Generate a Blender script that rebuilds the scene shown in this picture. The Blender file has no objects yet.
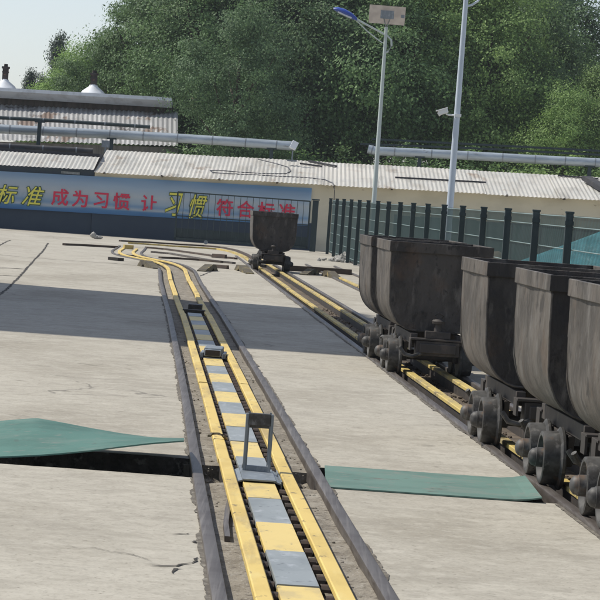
import bpy, bmesh, math, random
import numpy as np
from mathutils import Vector, Matrix
PI = math.pi
R = random.Random(7)

# ------------------------------------------------------------------ camera
F, PITCH, ROLL, H = 2800.0, 0.0361, 0.0715, 1.486        # focal length in 1/600 of the frame width
sc = bpy.context.scene
col = sc.collection
fw = Vector((0, math.cos(PITCH), -math.sin(PITCH)))
wu = Vector((0, math.sin(PITCH), math.cos(PITCH)))
wr = Vector((1, 0, 0))
CR = wr * math.cos(ROLL) + wu * math.sin(ROLL)
CU = wu * math.cos(ROLL) - wr * math.sin(ROLL)
CAM = Vector((0, 0, H))
cd = bpy.data.cameras.new('camera')
cam = bpy.data.objects.new('camera', cd)
col.objects.link(cam)
m = Matrix((CR, CU, -fw)).transposed().to_4x4()
m.translation = CAM
cam.matrix_world = m
cd.sensor_width = 36
cd.lens = F / 600 * 36
cd.clip_end = 5000
cd.clip_start = 0.1
sc.camera = cam

# ------------------------------------------------------------------ sky and sun
SUN_EL, SUN_AZ = math.radians(52), math.radians(-72)      # azimuth from +Y (away from us), negative = left
world = bpy.data.worlds.new('World')
sc.world = world
world.use_nodes = True
wn = world.node_tree
wn.nodes.clear()
sky = wn.nodes.new('ShaderNodeTexSky')
sky.sky_type = 'NISHITA'
sky.sun_disc = False
sky.sun_elevation = SUN_EL
sky.sun_rotation = SUN_AZ
sky.air_density = 1.0
sky.dust_density = 0.7
sky.ozone_density = 1.0
hs = wn.nodes.new('ShaderNodeHueSaturation')
hs.inputs['Saturation'].default_value = 0.55
bg = wn.nodes.new('ShaderNodeBackground')
bg.inputs['Strength'].default_value = 0.125
wo = wn.nodes.new('ShaderNodeOutputWorld')
wn.links.new(sky.outputs[0], hs.inputs['Color'])
tint = wn.nodes.new('ShaderNodeMixRGB'); tint.blend_type = 'MULTIPLY'; tint.inputs[0].default_value = 1
tint.inputs[2].default_value = (.955, .99, 1.07, 1)
wn.links.new(hs.outputs[0], tint.inputs[1]); wn.links.new(tint.outputs[0], bg.inputs[0])
wn.links.new(bg.outputs[0], wo.inputs[0])
sl = bpy.data.lights.new('sun', 'SUN')
sl.energy = 4.3
sl.angle = math.radians(0.6)
sl.color = (1.0, 0.95, 0.86)
so = bpy.data.objects.new('sun', sl)
col.objects.link(so)
sd = Vector((math.sin(SUN_AZ) * math.cos(SUN_EL), math.cos(SUN_AZ) * math.cos(SUN_EL), math.sin(SUN_EL)))
so.rotation_euler = sd.to_track_quat('Z', 'Y').to_euler()
so.location = (0, 0, 30)
vs = sc.view_settings
vs.view_transform = 'Standard'
vs.look = 'None'
vs.gamma = 1
vs.exposure = 0.10
vs.use_curve_mapping = False

# ------------------------------------------------------------------ pixel helpers (points of the photo put back in the world)
def ray(x, y):
    return fw + CR * ((x - 300) / F) - CU * ((y - 300) / F)
def at(x, y, Y):
    r = ray(x, y)
    return CAM + r * (Y / r.y)
def gr(x, y, z=0.0):
    r = ray(x, y)
    return CAM + r * ((z - H) / r.z)

# ------------------------------------------------------------------ materials
def mat(name, base, layers=(), rough=0.8, metal=0.0, bump=(), coord='Object', trans=0.0, spec=0.4, sub=None, rnd=False):
    """layers: (colour, (sx,sy,sz), detail, lo, hi, amount); bump: ((sx,sy,sz), strength, distance)"""
    M = bpy.data.materials.new(name)
    M.use_nodes = True
    nt = M.node_tree
    b = nt.nodes['Principled BSDF']
    b.inputs['Roughness'].default_value = rough
    b.inputs['Metallic'].default_value = metal
    b.inputs['Specular IOR Level'].default_value = spec
    tc = nt.nodes.new('ShaderNodeTexCoord')
    csock = tc.outputs[coord]
    if rnd:
        oi = nt.nodes.new('ShaderNodeObjectInfo'); vm = nt.nodes.new('ShaderNodeVectorMath'); vm.operation = 'MULTIPLY_ADD'
        vm.inputs[1].default_value = (41, 67, 23)
        nt.links.new(oi.outputs['Random'], vm.inputs[0]); nt.links.new(tc.outputs[coord], vm.inputs[2]); csock = vm.outputs[0]
    cur = None
    col0 = (*base, 1)
    for k, (c, s, det, lo, hi, amt) in enumerate(layers):
        mp = nt.nodes.new('ShaderNodeMapping')
        mp.inputs['Scale'].default_value = s
        mp.inputs['Location'].default_value = (k * 3.7, k * 1.9, k * 5.3)
        nt.links.new(csock, mp.inputs[0])
        n = nt.nodes.new('ShaderNodeTexNoise')
        n.inputs['Scale'].default_value = 1
        n.inputs['Detail'].default_value = det
        n.inputs['Roughness'].default_value = 0.6
        nt.links.new(mp.outputs[0], n.inputs[0])
        mr = nt.nodes.new('ShaderNodeMapRange')
        mr.inputs[1].default_value = lo
        mr.inputs[2].default_value = hi
        mr.inputs[4].default_value = amt
        nt.links.new(n.outputs[0], mr.inputs[0])
        mx = nt.nodes.new('ShaderNodeMix')
        mx.data_type = 'RGBA'
        nt.links.new(mr.outputs[0], mx.inputs[0])
        if cur is None:
            mx.inputs[6].default_value = col0
        else:
            nt.links.new(cur, mx.inputs[6])
        mx.inputs[7].default_value = (*c, 1)
        cur = mx.outputs[2]
    if cur is None:
        b.inputs['Base Color'].default_value = col0
    else:
        nt.links.new(cur, b.inputs['Base Color'])
    prev = None
    for (s, st, dist) in bump:
        mp = nt.nodes.new('ShaderNodeMapping')
        mp.inputs['Scale'].default_value = s
        nt.links.new(csock, mp.inputs[0])
        n = nt.nodes.new('ShaderNodeTexNoise')
        n.inputs['Scale'].default_value = 1
        n.inputs['Detail'].default_value = 5
        nt.links.new(mp.outputs[0], n.inputs[0])
        bp = nt.nodes.new('ShaderNodeBump')
        bp.inputs['Strength'].default_value = st
        bp.inputs['Distance'].default_value = dist
        nt.links.new(n.outputs[0], bp.inputs['Height'])
        if prev:
            nt.links.new(prev, bp.inputs['Normal'])
        prev = bp.outputs[0]
    if prev:
        nt.links.new(prev, b.inputs['Normal'])
    return M

def concrete(name, base, dark, light, seed=0.0, crack=0.5, stretch=(0.5, 3.2)):
    """weathered, brushed concrete with stains and sparse cracks"""
    M = mat(name, base, [
        ((dark[0] * .92, dark[1] * .9, dark[2] * .86), (.45, .22, 1), 7, .48, .64, .7),
        (light, (.7, .45, 1), 6, .5, .66, .55),
        (dark, (2.2, 2.6, 1), 9, .47, .66, .55),
        (light, (5, 6, 1), 8, .5, .66, .5),
        (dark, (11, 10, 1), 9, .5, .68, .5),
        ((dark[0] * .5, dark[1] * .5, dark[2] * .48), (4.2, 3.6, 1), 10, .63, .72, .6),
        ((dark[0] * .6, dark[1] * .6, dark[2] * .57), (38, 30, 30), 4, .60, .72, .7),
        (dark, (40, 34, 60), 6, .5, .66, .35),
        (light, (24, 22, 60), 6, .52, .66, .3),
    ], rough=.92, spec=.25, bump=[((9, 14, 10), .45, .012), ((60, 50, 60), .35, .005)])
    nt = M.node_tree
    b = nt.nodes['Principled BSDF']
    src = b.inputs['Base Color'].links[0].from_socket
    tc = nt.nodes.new('ShaderNodeTexCoord')
    # cracks: Voronoi edges, warped, masked to a few places
    wob = nt.nodes.new('ShaderNodeTexNoise'); wob.inputs['Scale'].default_value = 1.6; wob.inputs['Detail'].default_value = 6
    nt.links.new(tc.outputs['Object'], wob.inputs[0])
    ad = nt.nodes.new('ShaderNodeMixRGB'); ad.blend_type = 'ADD'; ad.inputs[0].default_value = .55
    nt.links.new(tc.outputs['Object'], ad.inputs[1]); nt.links.new(wob.outputs['Color'], ad.inputs[2])
    vo = nt.nodes.new('ShaderNodeTexVoronoi'); vo.feature = 'DISTANCE_TO_EDGE'; vo.inputs['Scale'].default_value = .42
    nt.links.new(ad.outputs[0], vo.inputs[0])
    lt = nt.nodes.new('ShaderNodeMapRange')
    lt.inputs[1].default_value = .002; lt.inputs[2].default_value = .006; lt.inputs[3].default_value = 1; lt.inputs[4].default_value = 0
    nt.links.new(vo.outputs['Distance'], lt.inputs[0])
    ms = nt.nodes.new('ShaderNodeTexNoise'); ms.inputs['Scale'].default_value = .33; ms.inputs['Detail'].default_value = 3
    nt.links.new(tc.outputs['Object'], ms.inputs[0])
    mm = nt.nodes.new('ShaderNodeMapRange'); mm.inputs[1].default_value = .60; mm.inputs[2].default_value = .64; mm.inputs[4].default_value = crack
    nt.links.new(ms.outputs[0], mm.inputs[0])
    mu = nt.nodes.new('ShaderNodeMath'); mu.operation = 'MULTIPLY'
    nt.links.new(lt.outputs[0], mu.inputs[0]); nt.links.new(mm.outputs[0], mu.inputs[1])
    mx = nt.nodes.new('ShaderNodeMix'); mx.data_type = 'RGBA'
    nt.links.new(mu.outputs[0], mx.inputs[0]); nt.links.new(src, mx.inputs[6])
    mx.inputs[7].default_value = (.06, .055, .05, 1)
    nt.links.new(mx.outputs[2], b.inputs['Base Color'])
    return M

M = {}
M['concrete'] = concrete('yard concrete', (.385, .358, .300), (.262, .240, .198), (.46, .432, .366))
M['bed'] = mat('track bed', (.225, .20, .16), [((.15, .13, .10), (4, 4, 1), 8, .45, .60, .75), ((.31, .285, .24), (9, 5, 1), 8, .50, .64, .7), ((.08, .066, .05), (26, 20, 1), 9, .56, .64, .8), ((.33, .31, .27), (70, 36, 30), 4, .56, .66, .6)], rough=.95, bump=[((12, 14, 12), .8, .02), ((70, 50, 70), .8, .008)])
M['bed_dark'] = mat('oily track bed', (.13, .10, .07), [((.06, .047, .034), (6, 9, 1), 8, .42, .62, .8), ((.22, .19, .14), (3, 4, 1), 6, .56, .7, .7)], rough=.9, bump=[((40, 60, 40), .6, .015)])
M['earth'] = mat('dry earth', (.20, .18, .15), [((.12, .12, .08), (.1, .1, 1), 6, .4, .6, .8)], rough=.95)
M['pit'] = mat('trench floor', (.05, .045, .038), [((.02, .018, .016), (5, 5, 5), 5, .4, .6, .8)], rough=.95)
M['rail'] = mat('worn rail steel', (.115, .101, .090), [((.075, .060, .050), (3, 3, 3), 6, .45, .62, .8), ((.20, .18, .16), (60, 1.0, 20), 6, .5, .66, .65), ((.06, .045, .035), (80, 1.6, 30), 6, .55, .68, .7)], rough=.5, metal=.35, bump=[((30, 8, 30), .3, .003)])
M['dark_rail'] = mat('rusty rail steel', (.06, .045, .035), [((.12, .08, .055), (5, 5, 5), 6, .5, .66, .7)], rough=.75)
M['yellow'] = mat('yellow paint', (.64, .47, .14), [((.48, .34, .09), (4, 1.1, 4), 6, .48, .66, .7), ((.68, .54, .21), (9, 2.4, 9), 5, .55, .7, .7), ((.30, .22, .10), (5, .6, 5), 8, .56, .66, .6), ((.12, .09, .055), (14, 6, 11), 9, .61, .67, .85)], rough=.55, bump=[((20, 6, 20), .2, .003)])
M['yellow_dusty'] = mat('dusty yellow paint', (.50, .38, .12), [((.28, .23, .13), (7, 2, 7), 6, .45, .62, .85), ((.10, .075, .04), (9, 3, 9), 8, .58, .68, .9)], rough=.7)
M['plate_yellow'] = mat('yellow cover paint', (.67, .51, .18), [((.57, .42, .13), (3, 2, 3), 6, .5, .65, .6), ((.45, .36, .18), (7, 3, 7), 9, .52, .64, .6), ((.16, .13, .09), (22, 12, 16), 9, .61, .68, .75)], rough=.5)
M['plate_grey'] = mat('grey cover paint', (.255, .278, .282), [((.175, .195, .20), (3, 2, 3), 6, .48, .64, .7), ((.40, .42, .44), (11, 5, 14), 9, .56, .66, .6), ((.11, .115, .12), (20, 14, 14), 9, .60, .68, .7)], rough=.45)
M['steel_grey'] = mat('grey painted steel', (.19, .215, .235), [((.32, .34, .35), (20, 20, 9), 6, .52, .66, .7), ((.08, .08, .08), (14, 14, 7), 6, .6, .7, .7)], rough=.45, metal=.2)
M['black'] = mat('greasy black steel', (.025, .022, .02), [((.07, .05, .035), (20, 20, 20), 5, .5, .68, .8)], rough=.5, metal=.3)
M['roller'] = mat('rusty rollers', (.055, .035, .025), [((.03, .025, .02), (25, 25, 25), 5, .45, .6, .8)], rough=.6)
def tub_mat():
    return mat('coal dusted tub steel', (.108, .094, .080), [
        ((.052, .046, .040), (2.4, 2.4, 1.8), 9, .44, .58, .9), ((.150, .140, .127), (5, 5, 3.5), 9, .52, .68, .65), ((.185, .175, .16), (26, 26, 9), 9, .57, .70, .45),
        ((.095, .066, .045), (2.6, 2.6, 2.4), 8, .57, .66, .55), ((.032, .028, .025), (7, 7, 5), 9, .57, .64, .8), ((.16, .15, .135), (60, 60, 5), 5, .60, .72, .35)],
        rough=.66, metal=.1, bump=[((3, 3, 2.5), .9, .05), ((50, 50, 30), .4, .004)], rnd=True)
M['tub'] = tub_mat()
M['tub_end_shaded'] = mat('end plate steel with painted shade', (.062, .055, .049), [((.026, .023, .021), (4, 4, 2), 9, .42, .58, .9), ((.13, .118, .105), (9, 9, 3), 9, .54, .66, .75), ((.085, .055, .037), (3, 3, 3), 6, .55, .7, .6), ((.02, .018, .017), (16, 16, 10), 7, .58, .66, .8)], rough=.8, bump=[((14, 14, 8), .9, .03), ((40, 40, 40), .5, .006)], rnd=True)  # tub steel again, darker to paint in the shade on the cart ends
M['tub_in'] = mat('coal black tub inside', (.03, .027, .025), [((.07, .06, .055), (8, 8, 5), 6, .5, .7, .7)], rough=.85)
M['wheel'] = mat('cast wheel iron', (.085, .084, .082), [((.035, .033, .03), (9, 9, 9), 8, .45, .58, .85), ((.19, .18, .165), (16, 16, 16), 8, .56, .66, .6), ((.12, .075, .045), (7, 7, 7), 8, .6, .68, .7)], rough=.6, metal=.3)
M['chassis'] = mat('greasy chassis steel', (.05, .044, .04), [((.11, .09, .075), (10, 10, 10), 6, .5, .68, .7)], rough=.65, metal=.2)
M['green'] = mat('green deck paint', (.07, .165, .135), [((.045, .115, .092), (2, 3, 3), 8, .45, .62, .8), ((.13, .19, .16), (3, 5, 3), 9, .52, .66, .5), ((.17, .19, .165), (14, 20, 14), 9, .58, .68, .6), ((.06, .06, .05), (9, 9, 9), 9, .64, .72, .7)], rough=.7, bump=[((60, 60, 60), .3, .003), ((3, 3, 3), .4, .02)])
M['green_worn'] = mat('worn dusty green paint', (.115, .20, .168), [((.08, .15, .125), (2, 3, 3), 8, .45, .62, .7), ((.16, .20, .17), (2.4, 4, 3), 9, .50, .64, .6), ((.20, .20, .175), (12, 16, 14), 9, .56, .66, .6), ((.09, .08, .065), (7, 9, 9), 9, .62, .70, .7)], rough=.8, bump=[((60, 60, 60), .3, .003)])
M['navy'] = mat('navy wall paint', (.038, .055, .078), [((.05, .07, .09), (2, 2, 2), 6, .45, .65, .6)], rough=.85)
M['cream'] = mat('cream wall plaster', (.62, .57, .44), [((.48, .44, .33), (.8, .8, 1.6), 7, .45, .65, .6), ((.25, .20, .13), (3, 3, 7), 8, .66, .74, .7)], rough=.9)
M['concwall'] = mat('grey wall panels', (.20, .195, .18), [((.12, .115, .105), (5, 5, .7), 6, .45, .62, .8), ((.32, .31, .29), (9, 9, .8), 6, .55, .7, .6)], rough=.9)
M['roofw'] = mat('whitish corrugated roofing', (.74, .73, .69), [((.60, .57, .51), (2.5, .5, 1), 6, .48, .66, .75), ((.38, .27, .17), (1.1, .6, 1), 8, .60, .70, .7), ((.40, .39, .36), (5, .35, 1), 6, .56, .66, .5), ((.80, .78, .73), (.6, .3, 1), 3, .52, .56, .7)], rough=.6)
M['roofr'] = mat('rust patched roofing', (.55, .55, .54), [((.30, .20, .14), (.9, .4, 1), 6, .56, .60, .8), ((.14, .12, .11), (.5, .4, 1), 6, .62, .66, .8), ((.70, .70, .69), (2.0, .4, 1), 4, .55, .6, .8)], rough=.6)
M['darkroof'] = mat('bitumen felt', (.045, .045, .05), [((.09, .085, .08), (2, 2, 2), 6, .5, .65, .7)], rough=.85)
M['pipe'] = mat('foil clad pipe', (.40, .45, .49), [((.27, .31, .34), (1.2, 6, 6), 5, .45, .6, .7), ((.10, .08, .06), (2, 9, 9), 7, .64, .72, .7)], rough=.45, metal=.4)
M['pole'] = mat('pale blue pole paint', (.50, .56, .63), [((.38, .43, .49), (8, 8, .8), 5, .5, .65, .5)], rough=.4)
M['polegrey'] = mat('pale grey green pole paint', (.46, .52, .50), [((.34, .38, .37), (8, 8, .8), 5, .5, .65, .5)], rough=.4)
M['lampblue'] = mat('blue lamp shell', (.03, .07, .33), rough=.3)
M['glassy'] = mat('lamp lens', (.55, .58, .60), rough=.2)
M['panelback'] = mat('solar panel back', (.50, .47, .44), [((.40, .37, .35), (3, 3, 3), 3, .45, .6, .6)], rough=.6)
M['cctv'] = mat('camera housing', (.72, .73, .72), rough=.4)
M['fencepost'] = mat('dark fence post paint', (.018, .034, .037), [((.04, .06, .062), (9, 9, 2), 5, .5, .65, .7)], rough=.6)
M['wire'] = mat('fence wire', (.18, .25, .24), rough=.5)
M['tarp'] = mat('teal tarpaulin', (.08, .36, .42), [((.05, .24, .29), (1.4, 1.4, 3), 5, .45, .62, .8), ((.24, .50, .54), (3, 3, 6), 5, .56, .68, .7)], rough=.55, bump=[((4, 4, 4), .8, .06)])
M['soil'] = mat('heaped soil', (.24, .18, .12), [((.12, .09, .06), (8, 8, 8), 6, .45, .6, .8)], rough=.95)
M['rubble'] = mat('pale rubble', (.34, .33, .30), [((.28, .27, .25), (9, 9, 9), 5, .45, .6, .7)], rough=.9)
M['steel_dark'] = mat('worn dark grey steel', (.085, .085, .082), [((.04, .035, .03), (20, 20, 20), 6, .45, .62, .8), ((.2, .2, .2), (40, 40, 12), 6, .58, .68, .6)], rough=.5, metal=.2)
M['rust'] = mat('rusty wedge steel', (.10, .085, .05), [((.05, .04, .03), (8, 8, 8), 6, .45, .6, .8), ((.34, .26, .10), (6, 6, 6), 6, .58, .66, .8)], rough=.75)
M['brick'] = mat('sooty chimney brick', (.05, .042, .038), [((.02, .018, .016), (4, 4, 4), 5, .4, .6, .8), ((.22, .10, .06), (6, 6, 9), 5, .56, .66, .7)], rough=.9)
M['white'] = mat('white flashing', (.72, .74, .76), [((.50, .50, .50), (3, 3, 3), 5, .5, .65, .6)], rough=.6)
M['bark'] = mat('bark', (.10, .08, .06), [((.05, .04, .03), (8, 8, 1), 5, .4, .6, .8)], rough=.95)
M['cable'] = mat('black cable', (.03, .035, .05), rough=.5)
M['shaded_aggregate'] = mat('broken slab edge with painted shade', (.11, .10, .085), [((.05, .045, .038), (9, 9, 9), 8, .42, .58, .9), ((.26, .24, .21), (14, 14, 14), 8, .58, .66, .8)], rough=.95, bump=[((16, 16, 16), 1, .04), ((50, 50, 50), .8, .012)])  # rough broken concrete, darkened to paint in the shade of the covered trench
M['seam'] = mat('dirt packed beside the rails', (.15, .135, .11), [((.08, .068, .055), (20, 12, 1), 8, .42, .6, .85), ((.28, .26, .22), (30, 16, 1), 8, .54, .66, .8)], rough=.95)
M['red'] = mat('red lettering', (.60, .03, .075), rough=.6)
M['lemon'] = mat('yellow brush lettering', (.72, .66, .10), rough=.6)
M['outline'] = mat('dark lettering outline', (.03, .09, .05), rough=.6)

def banner_mat():
    M_ = bpy.data.materials.new('printed sky banner')
    M_.use_nodes = True
    nt = M_.node_tree
    b = nt.nodes['Principled BSDF']; b.inputs['Roughness'].default_value = .5
    tc = nt.nodes.new('ShaderNodeTexCoord'); sp = nt.nodes.new('ShaderNodeSeparateXYZ')
    nt.links.new(tc.outputs['Object'], sp.inputs[0])
    n = nt.nodes.new('ShaderNodeTexNoise'); n.inputs['Scale'].default_value = 1
    mp = nt.nodes.new('ShaderNodeMapping'); mp.inputs['Scale'].default_value = (.35, 1, 3)
    nt.links.new(tc.outputs['Object'], mp.inputs[0]); nt.links.new(mp.outputs[0], n.inputs[0])
    a = nt.nodes.new('ShaderNodeMath'); a.operation = 'MULTIPLY_ADD'
    a.inputs[1].default_value = .22; nt.links.new(n.outputs[0], a.inputs[0]); nt.links.new(sp.outputs['Z'], a.inputs[2])
    mr = nt.nodes.new('ShaderNodeMapRange'); mr.inputs[1].default_value = .68; mr.inputs[2].default_value = 1.86
    nt.links.new(a.outputs[0], mr.inputs[0])
    cr = nt.nodes.new('ShaderNodeValToRGB')
    e = cr.color_ramp.elements
    e[0].position = 0; e[0].color = (.06, .22, .55, 1)
    e[1].position = 1; e[1].color = (.26, .48, .80, 1)
    for p, c in ((.12, (.18, .42, .72, 1)), (.18, (.78, .86, .92, 1)), (.28, (.36, .58, .82, 1)), (.36, (.62, .77, .90, 1)), (.55, (.80, .87, .92, 1)), (.75, (.60, .76, .93, 1))):
        k = e.new(p); k.color = c
    nt.links.new(mr.outputs[0], cr.inputs[0]); nt.links.new(cr.outputs[0], b.inputs['Base Color'])
    return M_
M['banner'] = banner_mat()

def net_mat():
    """fine woven net: mostly threads, small openings"""
    M_ = bpy.data.materials.new('fine green netting')
    M_.use_nodes = True
    nt = M_.node_tree
    b = nt.nodes['Principled BSDF']
    b.inputs['Base Color'].default_value = (.03, .052, .048, 1); b.inputs['Roughness'].default_value = 1; b.inputs['Specular IOR Level'].default_value = 0
    tr = nt.nodes.new('ShaderNodeBsdfTransparent')
    tc = nt.nodes.new('ShaderNodeTexCoord')
    n = nt.nodes.new('ShaderNodeTexNoise'); n.inputs['Scale'].default_value = 1.2; n.inputs['Detail'].default_value = 4
    nt.links.new(tc.outputs['Object'], n.inputs[0])
    mr = nt.nodes.new('ShaderNodeMapRange'); mr.inputs[1].default_value = .3; mr.inputs[2].default_value = .7; mr.inputs[3].default_value = .55; mr.inputs[4].default_value = .70
    nt.links.new(n.outputs[0], mr.inputs[0])
    mx = nt.nodes.new('ShaderNodeMixShader')
    nt.links.new(mr.outputs[0], mx.inputs[0]); nt.links.new(tr.outputs[0], mx.inputs[1]); nt.links.new(b.outputs[0], mx.inputs[2])
    nt.links.new(mx.outputs[0], nt.nodes['Material Output'].inputs[0])
    return M_
M['net'] = net_mat()

def leaf_mat(name, c1, c2, c3):
    M_ = bpy.data.materials.new(name)
    M_.use_nodes = True
    nt = M_.node_tree
    b = nt.nodes['Principled BSDF']; b.inputs['Roughness'].default_value = .6; b.inputs['Specular IOR Level'].default_value = .3
    oi = nt.nodes.new('ShaderNodeObjectInfo'); vr = nt.nodes.new('ShaderNodeMapRange')
    vr.inputs[3].default_value = .95; vr.inputs[4].default_value = 1.5; nt.links.new(oi.outputs['Random'], vr.inputs[0])
    hv_ = nt.nodes.new('ShaderNodeHueSaturation'); nt.links.new(vr.outputs[0], hv_.inputs['Value'])
    at_ = nt.nodes.new('ShaderNodeAttribute'); at_.attribute_name = 'tone'
    cr = nt.nodes.new('ShaderNodeValToRGB')
    cr.color_ramp.elements[0].color = (*c1, 1); cr.color_ramp.elements[1].color = (*c3, 1)
    k = cr.color_ramp.elements.new(.5); k.color = (*c2, 1)
    nt.links.new(at_.outputs['Fac'], cr.inputs[0]); nt.links.new(cr.outputs[0], hv_.inputs['Color']); nt.links.new(hv_.outputs[0], b.inputs['Base Color'])
    t = nt.nodes.new('ShaderNodeBsdfTranslucent'); nt.links.new(hv_.outputs[0], t.inputs[0])
    mx = nt.nodes.new('ShaderNodeMixShader'); mx.inputs[0].default_value = .35
    nt.links.new(b.outputs[0], mx.inputs[1]); nt.links.new(t.outputs[0], mx.inputs[2])
    nt.links.new(mx.outputs[0], nt.nodes['Material Output'].inputs[0])
    return M_
M['leaf_dark'] = leaf_mat('dark leaves', (.06, .10, .05), (.09, .145, .065), (.125, .195, .085))
M['leaf_mid'] = leaf_mat('mid green leaves', (.07, .12, .05), (.11, .18, .07), (.16, .25, .10))
M['leaf_light'] = leaf_mat('yellow green leaves', (.12, .19, .055), (.18, .275, .085), (.25, .35, .12))
M['leaf_blue'] = leaf_mat('grey green leaves', (.05, .075, .055), (.07, .10, .07), (.095, .13, .09))

# ------------------------------------------------------------------ mesh helpers
def link(name, me, mt, parent=None, **kw):
    o = bpy.data.objects.new(name, me)
    col.objects.link(o)
    if mt is not None and me is not None:
        me.materials.append(mt)
    if parent is not None:
        o.parent = parent
    for k, v in kw.items():
        o[k] = v
    return o
def obj(name, bm, mt, parent=None, smooth=False, **kw):
    bmesh.ops.recalc_face_normals(bm, faces=bm.faces)
    me = bpy.data.meshes.new(name)
    bm.to_mesh(me); bm.free()
    if smooth:
        me.polygons.foreach_set('use_smooth', [True] * len(me.polygons))
        me.set_sharp_from_angle(angle=math.radians(38))
    return link(name, me, mt, parent, **kw)
def thing(name, label, cat, loc=(0, 0, 0), rz=0, group=None):
    o = bpy.data.objects.new(name, None)
    o.empty_display_size = .2
    col.objects.link(o)
    o.location = loc; o.rotation_euler = (0, 0, rz)
    o['label'] = label; o['category'] = cat
    if group: o['group'] = group
    return o
def copy_tree(o, parent=None):
    c = o.copy(); col.objects.link(c)
    if parent is not None: c.parent = parent
    for ch in list(o.children): copy_tree(ch, c)
    return c
def box(bm, c, s, rot=None, bev=0.0):
    r = bmesh.ops.create_cube(bm, size=1)
    vs_ = r['verts']
    for v in vs_: v.co = Vector((v.co.x * s[0], v.co.y * s[1], v.co.z * s[2]))
    if bev > 0:
        es = list({e for v in vs_ for e in v.link_edges})
        rb = bmesh.ops.bevel(bm, geom=es, offset=bev, segments=2, profile=.5, affect='EDGES')
        vs_ = list({v for f in rb['faces'] for v in f.verts} | {v for v in vs_ if v.is_valid})
    mt = Matrix.Translation(c) @ (rot.to_4x4() if rot is not None else Matrix())
    for v in vs_: v.co = mt @ v.co
def cyl(bm, p, q, r1, r2=None, seg=16, caps=True):
    p, q = Vector(p), Vector(q)
    r2 = r1 if r2 is None else r2
    d = q - p
    res = bmesh.ops.create_cone(bm, cap_ends=caps, cap_tris=False, segments=seg, radius1=r1, radius2=r2, depth=d.length)
    mt = Matrix.Translation((p + q) / 2) @ d.to_track_quat('Z', 'Y').to_matrix().to_4x4()
    for v in res['verts']: v.co = mt @ v.co
def tube(bm, pts, r, seg=8, r_end=None):
    pts = [Vector(p) for p in pts]
    rings = []
    n = len(pts)
    for i, p in enumerate(pts):
        t = (pts[min(i + 1, n - 1)] - pts[max(i - 1, 0)]).normalized()
        up = Vector((0, 0, 1)) if abs(t.z) < .95 else Vector((1, 0, 0))
        a = t.cross(up).normalized(); b = t.cross(a)
        rr = r if r_end is None else r + (r_end - r) * i / (n - 1)
        rings.append([bm.verts.new(p + a * math.cos(2 * PI * k / seg) * rr + b * math.sin(2 * PI * k / seg) * rr) for k in range(seg)])
    for i in range(n - 1):
        for k in range(seg):
            bm.faces.new((rings[i][k], rings[i][(k + 1) % seg], rings[i + 1][(k + 1) % seg], rings[i + 1][k]))
    bm.faces.new(rings[0]); bm.faces.new(rings[-1][::-1])
def sweep(bm, path, prof, closed=True):
    """profile (u to the right, v up) swept along a ground path of Vectors"""
    rings = []
    n = len(path)
    for i, p in enumerate(path):
        t = (path[min(i + 1, n - 1)] - path[max(i - 1, 0)]); t.z = 0; t.normalize()
        rt = Vector((t.y, -t.x, 0))
        rings.append([bm.verts.new(p + rt * u + Vector((0, 0, v))) for u, v in prof])
    m_ = len(prof)
    for i in range(n - 1):
        for k in range(m_ if closed else m_ - 1):
            bm.faces.new((rings[i][k], rings[i][(k + 1) % m_], rings[i + 1][(k + 1) % m_], rings[i + 1][k]))
    if closed:
        bm.faces.new(rings[0]); bm.faces.new(rings[-1][::-1])
def lathe(bm, prof, axis_o, axis, seg=28):
    """prof: (along axis, radius)"""
    ax = Vector(axis).normalized(); o = Vector(axis_o)
    a = ax.orthogonal().normalized(); b = ax.cross(a)
    rings = []
    for (h, r) in prof:
        if r < 1e-5: rings.append([bm.verts.new(o + ax * h)])
        else: rings.append([bm.verts.new(o + ax * h + (a * math.cos(2 * PI * k / seg) + b * math.sin(2 * PI * k / seg)) * r) for k in range(seg)])
    for A, B in zip(rings, rings[1:]):
        for k in range(seg):
            k2 = (k + 1) % seg
            vs_ = [A[k % len(A)], A[k2 % len(A)], B[k2 % len(B)], B[k % len(B)]]
            u = []
            for v in vs_:
                if v not in u: u.append(v)
            if len(u) > 2:
                try: bm.faces.new(u)
                except ValueError: pass
def poly_slab(bm, pts, z0, z1, side=0):
    top = [bm.verts.new((p[0], p[1], z1)) for p in pts]
    bot = [bm.verts.new((p[0], p[1], z0)) for p in pts]
    f = bm.faces.new(top)
    n = len(pts)
    for i in range(n):
        bm.faces.new((top[i], bot[i], bot[(i + 1) % n], top[(i + 1) % n])).material_index = side
    bmesh.ops.triangulate(bm, faces=[f])

# ------------------------------------------------------------------ track centre lines
def interp(tab):
    ys = [a for a, b in tab]; xs = [b for a, b in tab]
    def f(Y):
        # Catmull-Rom through the table
        if Y <= ys[0]: return xs[0] + (xs[1] - xs[0]) / (ys[1] - ys[0]) * (Y - ys[0])
        if Y >= ys[-1]: return xs[-1] + (xs[-1] - xs[-2]) / (ys[-1] - ys[-2]) * (Y - ys[-1])
        i = max(k for k in range(len(ys) - 1) if ys[k] <= Y)
        h = ys[i + 1] - ys[i]; t = (Y - ys[i]) / h
        def sl_(k):
            if k == 0: return (xs[1] - xs[0]) / (ys[1] - ys[0])
            if k == len(ys) - 1: return (xs[-1] - xs[-2]) / (ys[-1] - ys[-2])
            return (xs[k + 1] - xs[k - 1]) / (ys[k + 1] - ys[k - 1])
        m0, m1 = sl_(i) * h, sl_(i + 1) * h
        return (2*t**3-3*t**2+1)*xs[i] + (t**3-2*t**2+t)*m0 + (-2*t**3+3*t**2)*xs[i+1] + (t**3-t**2)*m1
    return f
c1 = interp([(-5, .98), (10.4, .108), (14.3, -.115), (20.2, -.445), (28.6, -.93), (33.7, -1.23), (38.7, -1.54), (46, -1.98), (49.6, -2.18), (53.5, -2.42), (57, -2.85), (60.6, -3.68), (63.5, -4.0), (66.7, -4.13), (72, -4.35)])
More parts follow.
